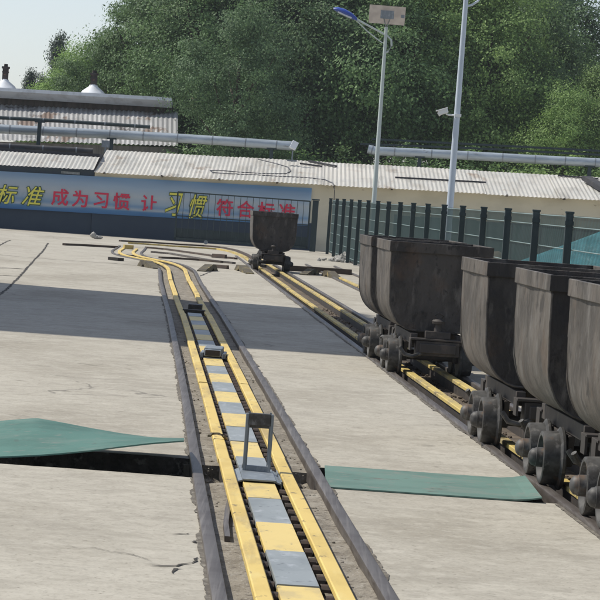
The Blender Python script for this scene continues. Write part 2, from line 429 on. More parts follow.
def c2(Y): return 2.647 - .058 * Y
def c3(Y): return 4.12 - .058 * Y                       # the track between the carts and the fence
def path(c, y0, y1, off=0.0, z=0.0, step=1.0, jit=0.0, rnd=None):
    n = max(1, int(round((y1 - y0) / step)))
    out = []
    for i in range(n + 1):
        Y = y0 + (y1 - y0) * i / n
        s = (c(Y + .1) - c(Y - .1)) / .2
        l = math.hypot(1, s)
        o = off + ((rnd.uniform(-jit, jit)) if rnd else 0)
        out.append(Vector((c(Y) + o / l, Y - o * s / l, z)))
    return out

# ------------------------------------------------------------------ ground and yard
ZS = -0.022                                             # top of the yard slabs (rail tops are z = 0)
T0, T1 = 14.75, 15.78                                   # cross trench
YE = 62.0
bm = bmesh.new()
def quad(bm, x0, x1, y0, y1, z):
    bm.faces.new([bm.verts.new(p) for p in ((x0, y0, z), (x1, y0, z), (x1, y1, z), (x0, y1, z))])
g = 2500
quad(bm, -g, g, 100, g, ZS - .02); quad(bm, -g, g, -g, -5, ZS - .02)
quad(bm, -g, -30, -5, 100, ZS - .02); quad(bm, 30, g, -5, 100, ZS - .02)
obj('ground', bm, M['earth'], kind='structure')
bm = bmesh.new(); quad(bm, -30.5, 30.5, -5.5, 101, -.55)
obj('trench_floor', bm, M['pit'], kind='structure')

GAP = .3615
rj = random.Random(3)
def edge(c, y0, y1, off):
    return [Vector((p.x + math.copysign(1, off) * (.03 * max(0, rj.random() - .8) * 5 * (rj.random() ** 3)), p.y, 0)) for p in path(c, y0, y1, off, 0, .09, .003, rj)]
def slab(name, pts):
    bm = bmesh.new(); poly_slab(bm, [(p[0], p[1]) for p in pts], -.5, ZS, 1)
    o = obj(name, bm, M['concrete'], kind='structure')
    o.data.materials.append(M['shaded_aggregate'])  # side faces carry the painted trench shade
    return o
def rough_edge(x0, x1, y, jit=.012):
    n = max(2, int(abs(x1 - x0) / .12)); return [Vector((x0 + (x1 - x0) * i / n, y + rj.uniform(-jit, jit), 0)) for i in range(n + 1)]
EY = 62.0
# left of the first track
for (a, b) in ((-5, T0), (T1, EY)):
    e = edge(c1, a, b, -GAP)
    slab('pavement', [Vector((-30, a, 0))] + rough_edge(-6, e[0].x, a)[:-1] + e + rough_edge(e[-1].x, -6, b)[1:] + [Vector((-30, b, 0))])
    l = edge(c1, a, b, GAP); r = edge(c2, a, b, -GAP)
    slab('pavement', l + rough_edge(l[-1].x, r[-1].x, b)[1:-1] + r[::-1] + rough_edge(r[0].x, l[0].x, a)[1:-1])
    r = edge(c2, a, b, GAP)
    slab('pavement', r + rough_edge(r[-1].x, 8, b)[1:] + [Vector((30, b, 0)), Vector((30, a, 0))] + rough_edge(8, r[0].x, a)[:-1])
slab('pavement', [Vector(p) for p in ((-30, EY, 0), (30, EY, 0), (30, 100, 0), (-30, 100, 0))])
# sunken beds between the rails, broken where the cross trench passes
def bed(name, c, mt, z):
    for a, b in ((-5, T0 + .05), (T1 - .05, EY)):
        bm = bmesh.new()
        l = path(c, a, b, -GAP - .03, z, .5); r = path(c, a, b, GAP + .03, z, .5)
        L = [[bm.verts.new((A.x + (B.x - A.x) * k / 8, A.y + (B.y - A.y) * k / 8, z + rj.uniform(-.008, .008))) for k in range(9)] for A, B in zip(l, r)]
        for i in range(len(L) - 1):
            for k in range(8):
                if c is c1 and k in (3, 4) and L[i][0].co.y < 34.6: continue
                bm.faces.new((L[i][k], L[i][k + 1], L[i + 1][k + 1], L[i + 1][k]))
        # the bed's broken end wall down into the trench
        e = L[-1] if b < 20 else L[0]
        lo = [bm.verts.new((v.co.x, v.co.y, -.53)) for v in e]
        for k in range(8): bm.faces.new((e[k], e[k + 1], lo[k + 1], lo[k]))
        obj(name, bm, mt, kind='structure', smooth=False)
bed('track_bed', c1, M['bed'], -.050)
bed('track_bed', c2, M['bed_dark'], -.10)

# slab joints: slim grooves filled with dirt, 4 mm above the slab
bm = bmesh.new()
for (p, q) in (((0, 262), (60, 262.5)), ((0, 299), (158, 300.5))):
    pass
bm.free()

def crack(px, w, mt='pit', jit=.012, kind='pavement_crack'):
    P = [gr(x, y, ZS + .004) for x, y in px]
    pts = []
    for A, B in zip(P, P[1:]):
        n = max(2, int((B - A).length / .10))
        for i in range(n): pts.append(A.lerp(B, i / n) + Vector((rj.uniform(-jit, jit), rj.uniform(-jit, jit) * 2, 0)))
    pts.append(P[-1])
    bm = bmesh.new(); L = None
    for i, p in enumerate(pts):
        t = (pts[min(i + 1, len(pts) - 1)] - pts[max(i - 1, 0)]).normalized(); q = Vector((t.y, -t.x, 0)) * w * rj.uniform(.3, 1) * .5
        if i in (0, len(pts) - 1): q *= .1
        N = (bm.verts.new(p - q), bm.verts.new(p + q))
        if L: bm.faces.new((L[0], L[1], N[1], N[0]))
        L = N
    obj(kind, bm, M[mt], kind='structure')
crack([(48, 243), (43, 251), (35, 259), (27, 268), (19, 277), (8, 288), (-12, 303)], .05, jit=.012)
crack([(10, 240), (4, 243), (-6, 248)], .05, jit=.03)
crack([(-10, 267.5), (10, 268), (26, 269)], .16, jit=.03)
crack([(-10, 275), (8, 275.6), (20, 276)], .10, jit=.03)
crack([(-10, 254), (36, 258), (70, 260.5), (110, 263), (158, 267.5)], .07, jit=.02)
crack([(200, 276), (212, 271)], .04)
crack([(150, 565), (170, 565.5), (185, 564), (194, 561), (198, 557)], .020)
crack([(174, 533.5), (186, 534), (196, 533)], .022)
crack([(188, 541), (193, 542), (197, 540.5)], .018)
crack([(172, 574), (177, 569), (183, 568)], .02)
crack([(60, 545), (95, 548), (130, 553), (152, 561)], .010)

def seam(c, side, y0, y1):
    bm = bmesh.new(); L = None; Y = y0
    w = .01
    while Y < y1:
        w = max(.001, min(.024, w + rj.uniform(-.010, .009))) if rj.random() > .04 else rj.uniform(.012, .032)
        a_, b_ = path(c, Y, Y + .01, side * (GAP - .006), ZS + .004, 1)[0], path(c, Y, Y + .01, side * (GAP + w), ZS + .004, 1)[0]
        N = (bm.verts.new(a_), bm.verts.new(b_))
        if L: bm.faces.new((L[0], L[1], N[1], N[0]))
        L = N; Y += .035 + .002 * Y * rj.random()
    obj('pavement_dirt', bm, M['seam'], kind='structure')
for a_, b_ in ((8, T0 - .02), (T1 + .02, 45)):
    seam(c1, -1, a_, b_); seam(c1, 1, a_, b_); seam(c2, -1, a_, b_)

# ------------------------------------------------------------------ haze: an even box of pale air round everything
hz = bpy.data.materials.new('pale haze'); hz.use_nodes = True
hn = hz.node_tree; hn.nodes.clear()
hv = hn.nodes.new('ShaderNodeVolumePrincipled'); ho = hn.nodes.new('ShaderNodeOutputMaterial')
hv.inputs['Color'].default_value = (.86, .92, 1.0, 1); hv.inputs['Density'].default_value = .0003; hv.inputs['Anisotropy'].default_value = .2
hn.links.new(hv.outputs[0], ho.inputs['Volume'])
bm = bmesh.new(); box(bm, Vector((0, 65, 11.2)), (120, 190, 26.4))
obj('haze', bm, hz, kind='stuff', label='thin pale haze over the yard', category='haze')

# ------------------------------------------------------------------ rails, guide beams
RAILP = [(-.028, -.10), (-.028, -.035), (-.031, -.012), (-.028, -.003), (-.020, 0), (.020, 0), (.028, -.003), (.031, -.012), (.028, -.035), (.028, -.10)]
def track(name, label, c, y0, y1, mt, zoff=0.0, group='rails of the yard'):
    t = thing('railway_track', label, 'railway track', (c(20), 20, 0))
    for s in (-1, 1):
        bm = bmesh.new()
        sweep(bm, [p - Vector((c(20), 20, 0)) for p in path(c, y0, y1, s * .331, zoff, 1.0)], RAILP)
        # groove filler beside the head: a thin scrap rail, as laid in the photo
        obj('rail', bm, mt, t, smooth=True)
    return t
track('t', 'narrow railway track with yellow guide beams that holds the chain conveyor', c1, -4, 70, M['rail'])
track('t', 'narrow railway track that carries all the mine carts', c2, -4, 68, M['rail'])
track('t', 'narrow track between the mine carts and the mesh fence', c3, 40, 64, M['rail'], .012)
# scrap check rails, lower and just outside/inside the running rails
def loose(name, label, cat, pts, prof, mt, group=None, smooth=True, z=0.0):
    bm = bmesh.new()
    o0 = Vector(pts[0]); o0.z = 0
    sweep(bm, [Vector(p) - o0 for p in pts], prof)
    o = obj(name, bm, mt, smooth=smooth, label=label, category=cat)
    o.location = o0
    if group: o['group'] = group
    return o
BW = .068
def beam(label, c, y0, y1, off, mt, ztop=.012, kinks=(), w=BW, face=.028):
    """angle-iron guide beam: flat top with a face down to the bed, butt joints with small jogs"""
    pts = []
    cuts = [y0] + list(kinks) + [y1]
    bm = bmesh.new()
    o0 = Vector((c(y0), y0, 0))
    for k in range(len(cuts) - 1):
        jog = rj.uniform(-.008, .008); dz = rj.uniform(-.006, .006)
        pr = [(-w / 2, ztop - face), (-w / 2, ztop - .005), (-w / 2 + .005, ztop), (w / 2 - .005, ztop), (w / 2, ztop - .005), (w / 2, ztop - face)]
        sweep(bm, [p - o0 for p in path(c, cuts[k] + .006, cuts[k + 1] - .006, off + jog, dz, .6)], pr)
    o = obj('guide_beam', bm, mt, smooth=False, label=label, category='guide beam', group='yellow guide beams of the two tracks')
    o.location = o0
    bm = bmesh.new()
    sweep(bm, [p - o0 for p in path(c, y0, y1, off, 0, .8)], [(-w / 2 + .012, -.11), (-w / 2 + .012, ztop - face - .001), (w / 2 - .012, ztop - face - .001), (w / 2 - .012, -.11)])
    obj('web', bm, M['chassis'], o)
    return o
beam('left yellow guide beam of the track with the chain conveyor', c1, -3, 67.5, -.168, M['yellow'], kinks=(4.2, 9.7, 15.6, 21.7, 27.6, 33.7, 39.6, 45.7, 51.6, 57.7))
beam('right yellow guide beam of the track with the chain conveyor', c1, -3, 67.5, .150, M['yellow'], kinks=(4.0, 9.4, 15.9, 21.9, 27.9, 33.9, 39.9, 45.9, 51.9, 57.9))
beam('grimy yellow beam running under the left wheels of the mine carts', c2, -3, 66, -.175, M['yellow_dusty'], kinks=(5, 8, 11, 12.4, 13, 14.1, 15.1, 17.3, 20.3, 24.6, 28, 34, 40, 46, 52, 58))
beam('grimy yellow beam running under the right wheels of the mine carts', c2, -3, 66, .175, M['yellow_dusty'], kinks=(5, 8, 11, 14, 17, 20, 23, 26, 29, 34, 40, 46, 52, 58))

# ------------------------------------------------------------------ chain conveyor with alternating covers
CO = -.013
cv = thing('chain_conveyor', 'long chain conveyor with alternating yellow and grey cover plates between the rails', 'conveyor', (c1(20), 20, 0))
o0 = Vector((c1(20), 20, 0))
PL = 1.03
yb = 10.79
k0 = -6
k = k0
while yb + k * PL < 34.0:
    a = yb + k * PL; b = min(a + PL, 34.3)
    grey = (k % 2 == 0)
    bm = bmesh.new()
    dz = rj.uniform(-.004, .004)
    sweep(bm, [p - o0 for p in path(c1, a + .004, b - .004, CO, dz, .34)], [(-.084, -.030), (-.084, -.012), (-.081, -.008), (.081, -.008), (.084, -.012), (.084, -.030)])
    obj('cover_plate', bm, M['plate_grey'] if grey else M['plate_yellow'], cv, label=('grey' if grey else 'yellow') + ' cover plate')
    k += 1
# chain with rollers along both sides
for s in (-1, 1):
    bm = bmesh.new()
    Y = 5.0
    i = 0
    while Y < 34.0:
        px_ = c1(Y) + CO + s * .110
        box(bm, Vector((px_ + rj.uniform(-.004, .004), Y, -.070)) - o0, (.012, .20, .026))
        r_ = .031 + rj.uniform(-.004, .005); yy = Y + .13 + rj.uniform(-.02, .02)
        cyl(bm, Vector((px_ - .019, yy, -.052)) - o0, Vector((px_ + .017, yy, -.052)) - o0, r_, seg=12)
        box(bm, Vector((px_ + s * .004, yy + .05, -.052)) - o0, (.026, .05, .036), Matrix.Rotation(rj.uniform(-.5, .5), 3, 'X'), bev=.004)
        Y += .29
    obj('chain', bm, M['roller'], cv)
bm = bmesh.new()
sweep(bm, [p - o0 for p in path(c1, 4.8, 34.4, CO, 0, .8)], [(-.122, -.115), (-.122, -.102), (.146, -.102), (.146, -.115)])
obj('trough', bm, M['black'], cv)
# black end bracket at the far end
e = Vector((c1(34.6) + CO, 34.6, 0)) - o0
bm = bmesh.new()
box(bm, e + Vector((0, 0, -.01)), (.28, .10, .07), bev=.006)
obj('end_bracket', bm, M['black'], cv)
bm = bmesh.new(); box(bm, e + Vector((0, .35, .03)), (.17, .30, .10), bev=.01)
obj('motor', bm, M['black'], cv)
# grey housing of the drive, half way
yh = 25.3
e = Vector((c1(yh) + CO, yh, 0)) - o0
bm = bmesh.new()
box(bm, e + Vector((.0, .25, .045)), (.17, .45, .07), bev=.012)
box(bm, e + Vector((.0, -.08, .04)), (.15, .10, .06), bev=.01)
for s in (-1, 1): box(bm, e + Vector((s * .10, .2, .012)), (.03, .40, .05), bev=.006)
obj('housing', bm, M['steel_grey'], cv, label='grey housing with a dark slot')
bm = bmesh.new(); box(bm, e + Vector((0, -.14, .045)), (.13, .02, .05))
obj('slot', bm, M['black'], cv)
# raised pusher frame
ys = 15.05
c0 = Vector((c1(ys) + CO, ys, 0))
st = thing('pusher_frame', 'upright grey steel frame with dark top bar straddling the conveyor', 'steel frame', c0, .055)
for s in (-1, 1):
    bm = bmesh.new()
    sx = s * .067
    box(bm, Vector((sx, 0, .155)), (.016, .035, .32), bev=.003)
    box(bm, Vector((sx * .86, 0, .165)), (.010, .006, .32))
    cyl(bm, (sx - .012, .0, .03), (sx + .012, .0, .03), .012, seg=10)
    obj('upright', bm, M['steel_grey'], st)
bm = bmesh.new()
box(bm, Vector((0, 0, .285)), (.118, .045, .065), bev=.004)
box(bm, Vector((0, .015, .247)), (.118, .02, .02))
obj('top_bar', bm, M['steel_dark'], st, label='dark worn top bar')
bm = bmesh.new()
for s in (-1, 1):
    box(bm, Vector((s * .098, -.12, -.01)), (.05, .62, .008), Matrix.Rotation(s * .35, 3, 'Y'))
    box(bm, Vector((s * .119, -.12, -.03)), (.006, .62, .06))
box(bm, Vector((0, -.10, .003)), (.176, .74, .008))
box(bm, Vector((0, .0, .02)), (.13, .03, .03), bev=.003)
obj('saddle', bm, M['steel_grey'], st)

# small odds and ends near the conveyor
loose('steel_strap', 'bent rusty strap lying over the left guide beam', 'strap', [gr(209, 437, .02), gr(212, 434.6, .03), gr(218, 434.5, .035), gr(223, 436.5, .03), gr(226, 440, .0)], [(-.009, 0), (-.009, .012), (.009, .012), (.009, 0)], M['rust'])
loose('rail_offcut', 'short grey offcut of bar lying beside the left rail', 'bar offcut', [gr(227, 543, -.05), gr(225.5, 529, -.05), gr(227, 515, -.05), gr(229.5, 503, -.05)], [(-.012, 0), (-.012, .03), (.012, .03), (.012, 0)], M['rail'])

# loose stones in the beds
def stones(name, spots, mt, label, n, r0, r1, z):
    bm = bmesh.new()
    for i in range(n):
        x, y = spots(i)
        r = R.uniform(r0, r1)
        res = bmesh.ops.create_icosphere(bm, subdivisions=1, radius=r)
        for v in res['verts']:
            v.co = Vector((v.co.x * R.uniform(.7, 1.3), v.co.y * R.uniform(.7, 1.3), v.co.z * R.uniform(.5, .9))) + Vector((x, y, z))
    return obj(name, bm, mt, kind='stuff', label=label, category='gravel')
def sp1(i):
    Y = 9 + 22 * (R.random() ** 1.6); s = R.choice((-1, 1)); return c1(Y) + s * R.uniform(.215, .29), Y
stones('gravel', sp1, M['bed'], 'loose grit lying between the rails and the yellow guide beams', 220, .004, .010, -.049)
def sp2(i):
    Y = 11 + 30 * R.random(); return c2(Y) + R.uniform(-.13, .13), Y
stones('gravel', sp2, M['bed_dark'], 'dark coal crumbs scattered on the bed under the mine carts', 500, .006, .022, -.09)
def sp3(i):
    Y = R.uniform(T0 + .35, T1); return c1(Y) + R.choice((-1, 1)) * R.uniform(.19, .40) - (.3 * R.random() if i % 2 else 0), Y
stones('gravel', sp3, M['bed'], 'broken concrete lumps in the cross trench beside the rails', 340, .012, .045, -.14)

def sp4(i):
    return c1(15.3) - .37 - 1.1 * (R.random() ** 1.7), R.uniform(T0 + .15, T1)
stones('gravel', sp4, M['shaded_aggregate'], 'crumbled concrete lumps at the rail end of the open trench', 300, .02, .07, -.16)

# ------------------------------------------------------------------ steel plates over the cross trench
far_px = [(-60, 426), (0, 420.8), (30, 418.4), (38, 418.2), (60, 422), (90, 427.8), (120, 433), (150, 437), (184, 439.2)]
near_px = [(-60, 459), (0, 456.5), (30, 455.2), (38, 454.8), (60, 453.2), (90, 450.3), (120, 446.5), (150, 443), (184, 440.4)]
bm = bmesh.new()
NV = 6
def smooth_px(tab, n):
    def fx(v):
        for p, q in zip(tab, tab[1:]):
            if v <= q[0]: return p[1] + (q[1] - p[1]) * (v - p[0]) / (q[0] - p[0])
        return tab[-1][1]
    return [(tab[0][0] + (tab[-1][0] - tab[0][0]) * i / n, fx(tab[0][0] + (tab[-1][0] - tab[0][0]) * i / n)) for i in range(n + 1)]
gt_, gb_ = [], []
for (fx, fy), (nx, ny) in zip(smooth_px(far_px, 40), smooth_px(near_px, 40)):
    A = at(fx, fy, 15.95); B = at(nx, ny, 14.82)
    col_ = [A.lerp(B, t / NV) + Vector((0, 0, .010 * math.sin(PI * t / NV))) for t in range(NV + 1)]
    gt_.append([bm.verts.new(p) for p in col_]); gb_.append([bm.verts.new(p - Vector((0, 0, .008))) for p in col_])
nl = len(gt_)
for i in range(nl - 1):
    for k in range(NV):
        bm.faces.new((gt_[i][k], gt_[i][k + 1], gt_[i + 1][k + 1], gt_[i + 1][k]))
        bm.faces.new((gb_[i][k], gb_[i + 1][k], gb_[i + 1][k + 1], gb_[i][k + 1]))
    for k in (0, NV): bm.faces.new((gt_[i][k], gb_[i][k], gb_[i + 1][k], gt_[i + 1][k]))
for i in (0, nl - 1):
    for k in range(NV): bm.faces.new((gt_[i][k], gb_[i][k], gb_[i][k + 1], gt_[i][k + 1]))
obj('steel_plate', bm, M['green'], smooth=True, label='buckled green steel plate lifted above the dark trench on the left', category='steel plate')
bm = bmesh.new()
xa = c1(15.2) + .372; xb = c2(15.2) - .42
n = 16
rows = []
for i in range(n + 1):
    t = i / n
    x = xa + (xb - xa) * t
    z = ZS + .010 + (.022 * max(0, (t - .84) / .16) ** 2)
    rows.append([bm.verts.new((x, y_ + .02 * (t - .5), z + dz)) for y_, dz in ((T0 - .07, 0), (T1 + .07, 0), (T1 + .07, -.008), (T0 - .07, -.008))])
for i in range(n):
    for k in range(4): bm.faces.new((rows[i][k], rows[i + 1][k], rows[i + 1][(k + 1) % 4], rows[i][(k + 1) % 4]))
bm.faces.new(rows[0]); bm.faces.new(rows[-1])
obj('steel_plate', bm, M['green_worn'], smooth=False, label='flat green steel plate across the pavement between the two tracks', category='steel plate')

# ------------------------------------------------------------------ mine carts
W2, HB, LB = .45, 1.164, .69
def tub_section(w, zt, zb, wb, n=9):
    """half U: from rim down, rounded into a flat bottom"""
    pts = [(w, zt), (w * .995, zt - .28), (w * .985, zt - .44)]
    cz = zt - .44
    for i in range(1, n + 1):
        a = i / n * PI / 2
        pts.append((wb + (w * .985 - wb) * math.cos(a) ** .85, zb + (cz - zb) * (1 - math.sin(a) ** .95)))
    return pts
def full_section(w, zt, zb, wb):
    h = tub_section(w, zt, zb, wb)
    return [(-x, z) for x, z in h] + [(x, z) for x, z in h[::-1]]
def make_cart():
    t = thing('mine_cart', 'x', 'mine cart')
    S = full_section(W2 - .012, HB - .005, .40, .17)
    N = len(S)
    rr = random.Random(11)
    # side shell (bent sheet), slightly dented
    bm = bmesh.new()
    ny = 12
    rows = []
    for j in range(ny + 1):
        y = -LB + 2 * LB * j / ny
        row = []
        for (x, z) in S:
            d = .006 * math.sin(y * 5.1 + z * 7) + rr.uniform(-.003, .003)
            row.append(bm.verts.new((x + (d if x < 0 else -d), y, z)))
        rows.append(row)
    for j in range(ny):
        for k in range(N - 1): bm.faces.new((rows[j][k], rows[j][k + 1], rows[j + 1][k + 1], rows[j + 1][k]))
    bmesh.ops.recalc_face_normals(bm, faces=bm.faces)
    bmesh.ops.solidify(bm, geom=list(bm.faces), thickness=-.008)
    obj('tub', bm, M['tub'], t, smooth=True)
    # rim band with soft corners
    for s in (-1, 1):
        bm = bmesh.new()
        box(bm, Vector((s * (W2 - .002), 0, HB - .035)), (.022, 2 * LB + .03, .09), bev=.004)
        obj('rim', bm, M['tub'], t)
    # end plates
    for s in (-1, 1):
        bm = bmesh.new()
        vs_ = []
        for dy in (0, .012):
            vs_.append([bm.verts.new((x * 1.005, s * (LB - .004 + dy), z)) for x, z in S])
        bm.faces.new(vs_[0]); bm.faces.new(vs_[1])
        for k in range(N): bm.faces.new((vs_[0][k], vs_[0][(k + 1) % N], vs_[1][(k + 1) % N], vs_[1][k]))
        box(bm, Vector((0, s * (LB + .018), HB - .035)), (2 * W2 + .02, .022, .09), bev=.004)
        # weld strap near the bent corner
        ep = obj('end_plate', bm, M['tub_end_shaded'], t)
        for q in (-1, 1):
            bm = bmesh.new()
            hs_ = tub_section(W2 - .012, HB - .09, .40, .17)
            tube(bm, [(q * (x + .002 + rr.uniform(-.001, .002)), s * (LB + .006), z) for x, z in [(W2 - .012, HB - .09 - .04 * k) for k in range(6)] + [(a_, b_ + .0) for a_, b_ in tub_section(W2 - .012, HB - .005, .40, .17)[1:]]], .007, 6)
            obj('weld_bead', bm, M['tub'], ep, smooth=True)
    bm = bmesh.new()
    Si = [(x * .955, z + .012) for x, z in full_section(W2 - .012, HB - .005, .40, .17) if z < .66]
    vb = [bm.verts.new((x, -LB + .02, z)) for x, z in Si]; vc = [bm.verts.new((x, LB - .02, z)) for x, z in Si]
    for k in range(len(Si) - 1): bm.faces.new((vb[k], vb[k + 1], vc[k + 1], vc[k]))
    bm.faces.new((vb[0], vb[-1], vc[-1], vc[0]))
    obj('coal_residue', bm, M['tub_in'], t)
    # chassis
    ch = None
    bm = bmesh.new()
    for s in (-1, 1):
        box(bm, Vector((s * .20, 0, .335)), (.06, 1.62, .09), bev=.004)
        box(bm, Vector((s * .225, 0, .225)), (.035, .74, .12), bev=.004)
        for q in (-1, 1): box(bm, Vector((s * .23, q * .275, .17)), (.05, .13, .12), bev=.01)
    box(bm, Vector((0, .3, .345)), (.36, .08, .07)); box(bm, Vector((0, -.3, .345)), (.36, .08, .07))
    ch = obj('chassis', bm, M['chassis'], t)
    # buffers at both ends
    for s in (-1, 1):
        bm = bmesh.new()
        box(bm, Vector((0, s * .86, .26)), (.38, .16, .13), bev=.008)
        box(bm, Vector((0, s * .945, .26)), (.32, .03, .085), bev=.008)
        box(bm, Vector((-.01, s * .85, .337)), (.46, .20, .016), bev=.003)
        box(bm, Vector((-.235, s * .86, .285)), (.014, .14, .10))
        box(bm, Vector((0, s * .84, .378)), (.22, .13, .065), bev=.006)
        bf = obj('buffer', bm, M['chassis'], t)
        bm = bmesh.new()
        cyl(bm, (0, s * .86, .41), (0, s * .86, .48), .036, .028, seg=12)
        lathe(bm, [(.478, .0), (.478, .055), (.50, .06), (.518, .042), (.524, 0)], (0, s * .86, 0), (0, 0, 1), 14)
        tube(bm, [(0, s * .86, .51), (-.035, s * .86, .55), (.0, s * .86, .575), (.045, s * .86, .55), (.02, s * .86, .515)], .012, 6)
        obj('coupling_pin', bm, M['chassis'], bf, smooth=True)
        bm = bmesh.new()
        tube(bm, [(-.13, s * .93, .22), (-.22, s * .97, .185), (-.29, s * .96, .20), (-.33, s * .94, .255)], .018, 8)
        obj('coupling_hook', bm, M['wheel'], bf, smooth=True)
    # axles and wheels
    for q in (-1, 1):
        bm = bmesh.new(); cyl(bm, (-.30, q * .275, .15), (.30, q * .275, .15), .03, seg=12)
        obj('axle', bm, M['chassis'], t)
        for s in (-1, 1):
            bm = bmesh.new()
            prof = [(.255, 0), (.255, .168), (.262, .176), (.276, .176), (.284, .162), (.288, .152), (.368, .148), (.376, .146), (.38, .138), (.379, .122), (.352, .112), (.345, .065), (.36, .06)]
            lathe(bm, [(s * a, r_) for a, r_ in prof], (0, q * .275, .15), (1, 0, 0), 32)
            w = obj('wheel', bm, M['wheel'], t, smooth=True)
            bm = bmesh.new()
            lathe(bm, [(s * a, r_) for a, r_ in ((.345, .060), (.352, .056), (.405, .054), (.408, .050), (.426, .046), (.440, .030), (.446, .012), (.447, 0))], (0, q * .275, .15), (1, 0, 0), 20)
            obj('hub_cap', bm, M['wheel'], w, smooth=True)
    return t
proto = make_cart()
yaw2 = math.atan(.058)
carts = [(13.80, 'nearest mine cart, cut off by the right edge of the photo', .03), (15.84, 'mine cart with a scuffed rim directly behind the nearest one', .025), (18.35, 'brown grey mine cart at the front of the gap, third from the right', -.008),
         (25.42, 'mine cart showing its whole dark end plate and coupling pin beyond the gap', 0), (27.5, 'mine cart mostly hidden behind the one with the coupling pin', .0),
         (56.9, 'lone far mine cart standing in front of the red lettering of the banner', .0)]
for i, (s, lb, jit) in enumerate(carts):
    o = proto if i == 0 else copy_tree(proto)
    Y = s * math.cos(yaw2)
    o.location = (c2(Y) + jit, Y, 0)
    o.rotation_euler = (0, 0, yaw2)
    o['label'] = lb; o['group'] = 'mine carts on the right track'

# ------------------------------------------------------------------ junction hardware at the back
def bar(name, label, px, z, mt, prof=None, cat='rail', group=None):
    pts = [gr(x, y, z) for x, y in px]
    # densify
    return loose(name, label, cat, pts, prof or [(-.03, -.04), (-.03, 0), (.03, 0), (.03, -.04)], mt, group, smooth=False)
P1 = [(-.045, -.05), (-.045, 0), (.045, 0), (.045, -.05)]
G = 'rails curving through the junction at the back'
bar('switch_rail', 'yellow curved rail sweeping behind the lone far cart', [(128, 242), (150, 243.5), (178, 245.6), (202, 247), (218, 248.2), (230, 250.5), (240, 254), (247, 257.5)], .02, M['yellow_dusty'], P1, group=G)
bar('switch_rail', 'dark curved rail just outside the yellow one behind the far cart', [(120, 240), (150, 241.5), (180, 243.6), (204, 245), (222, 246.6), (236, 249.5), (246, 253.5), (254, 258)], .02, M['dark_rail'], P1, group=G)
bar('switch_rail', 'long dark rail crossing towards the lone far cart', [(146, 246.5), (165, 248.2), (190, 251.6), (215, 255.2), (236, 257.6)], .02, M['dark_rail'], P1, group=G)
bar('switch_rail', 'dull rail running from the bend of the left track to the wedges', [(152, 251), (170, 252.6), (190, 256), (212, 259.6), (234, 262)], .02, M['rail'], P1, group=G)
bar('switch_rail', 'short dark rail beside the bend of the left track', [(160, 256.5), (178, 257.3), (200, 258.9), (222, 261)], .02, M['dark_rail'], P1, group=G)
bar('dark_bar', 'black bar lying on the pavement left of the track end', [(64, 243.2), (80, 243.8), (100, 245), (117, 246)], .03, M['dark_rail'], P1, 'steel bar')
bar('dark_bar', 'dark flat bar drawn as the shadow to the right of the lone far cart', [(288, 265.4), (310, 266.6), (330, 268), (352, 269.6)], .09, M['dark_rail'], [(-.05, -.11), (-.05, 0), (.05, 0), (.05, -.11)], 'steel bar')  # dark strip stands in for the far cart's cast shadow
bar('dark_bar', 'stubby black block on the pavement below the black bar', [(111, 257), (121, 258)], .04, M['black'], [(-.08, -.06), (-.08, 0), (.08, 0), (.08, -.06)], 'steel block')
bar('dark_bar', 'rounded dark lump between two rails of the junction', [(213, 253.6), (226, 254.6)], .07, M['dark_rail'], [(-.12, -.09), (-.08, 0), (.08, 0), (.12, -.09)], 'steel block')
bar('dark_bar', 'dark sleeper end next to the rusty wedges', [(214, 264.3), (228, 265.4)], .05, M['dark_rail'], [(-.10, -.07), (-.07, 0), (.07, 0), (.10, -.07)], 'steel block')
# rusty re-railing wedges
def wedge(x0, y0, x1, y1, flip, label, hgt=.13):
    a = gr(x0, y0, ZS); b = gr(x1, y1, ZS)
    t = (b - a); L = t.length; t.normalize()
    bm = bmesh.new()
    n_ = Vector((-t.y, t.x, 0)) * .16
    pr = [(0, 0), (L * .18, hgt * .9), (L * .42, hgt), (L, .02), (L, 0), (L * .5, 0), (L * .38, hgt * .45), (L * .25, 0)] if not flip else [(0, 0), (0, .02), (L * .58, hgt), (L * .82, hgt * .9), (L, 0), (L * .75, 0), (L * .62, hgt * .45), (L * .5, 0)]
    A = [bm.verts.new(t * u + Vector((0, 0, v)) - n_ / 2) for u, v in pr]
    B = [bm.verts.new(t * u + Vector((0, 0, v)) + n_ / 2) for u, v in pr]
    bm.faces.new(A); bm.faces.new(B[::-1])
    for k in range(len(pr)): bm.faces.new((A[k], A[(k + 1) % len(pr)], B[(k + 1) % len(pr)], B[k]))
    o = obj('rail_wedge', bm, M['rust'], label=label, category='steel wedge', group='rusty wedges set on the pavement by the rails')
    o.location = a
    return o
wedge(201, 271.5, 214, 270.5, 1, 'rusty wedge in the middle of the pavement between the tracks')
wedge(238, 270, 250, 274, 0, 'rusty wedge touching the left rail by the lone far cart')
wedge(303, 275, 316, 275, 1, 'rusty wedge to the right of the lone far cart, left one of the pair')
wedge(325, 276, 338, 279, 0, 'rusty wedge at the start of the yellow beam near the fence')
wedge(141, 266, 157, 269, 0, 'dark wedge at the left bend of the track', .13)
beam('short yellow beam lying between the mine carts and the fence', c3, 46, 60, -.20, M['yellow_dusty'])
bar('stop_block', 'small yellow cross piece at the far end of the left track', [(124, 244.6), (133, 245.2)], .10, M['yellow_dusty'], [(-.1, -.1), (-.1, 0), (.1, 0), (.1, -.1)], 'stop block')
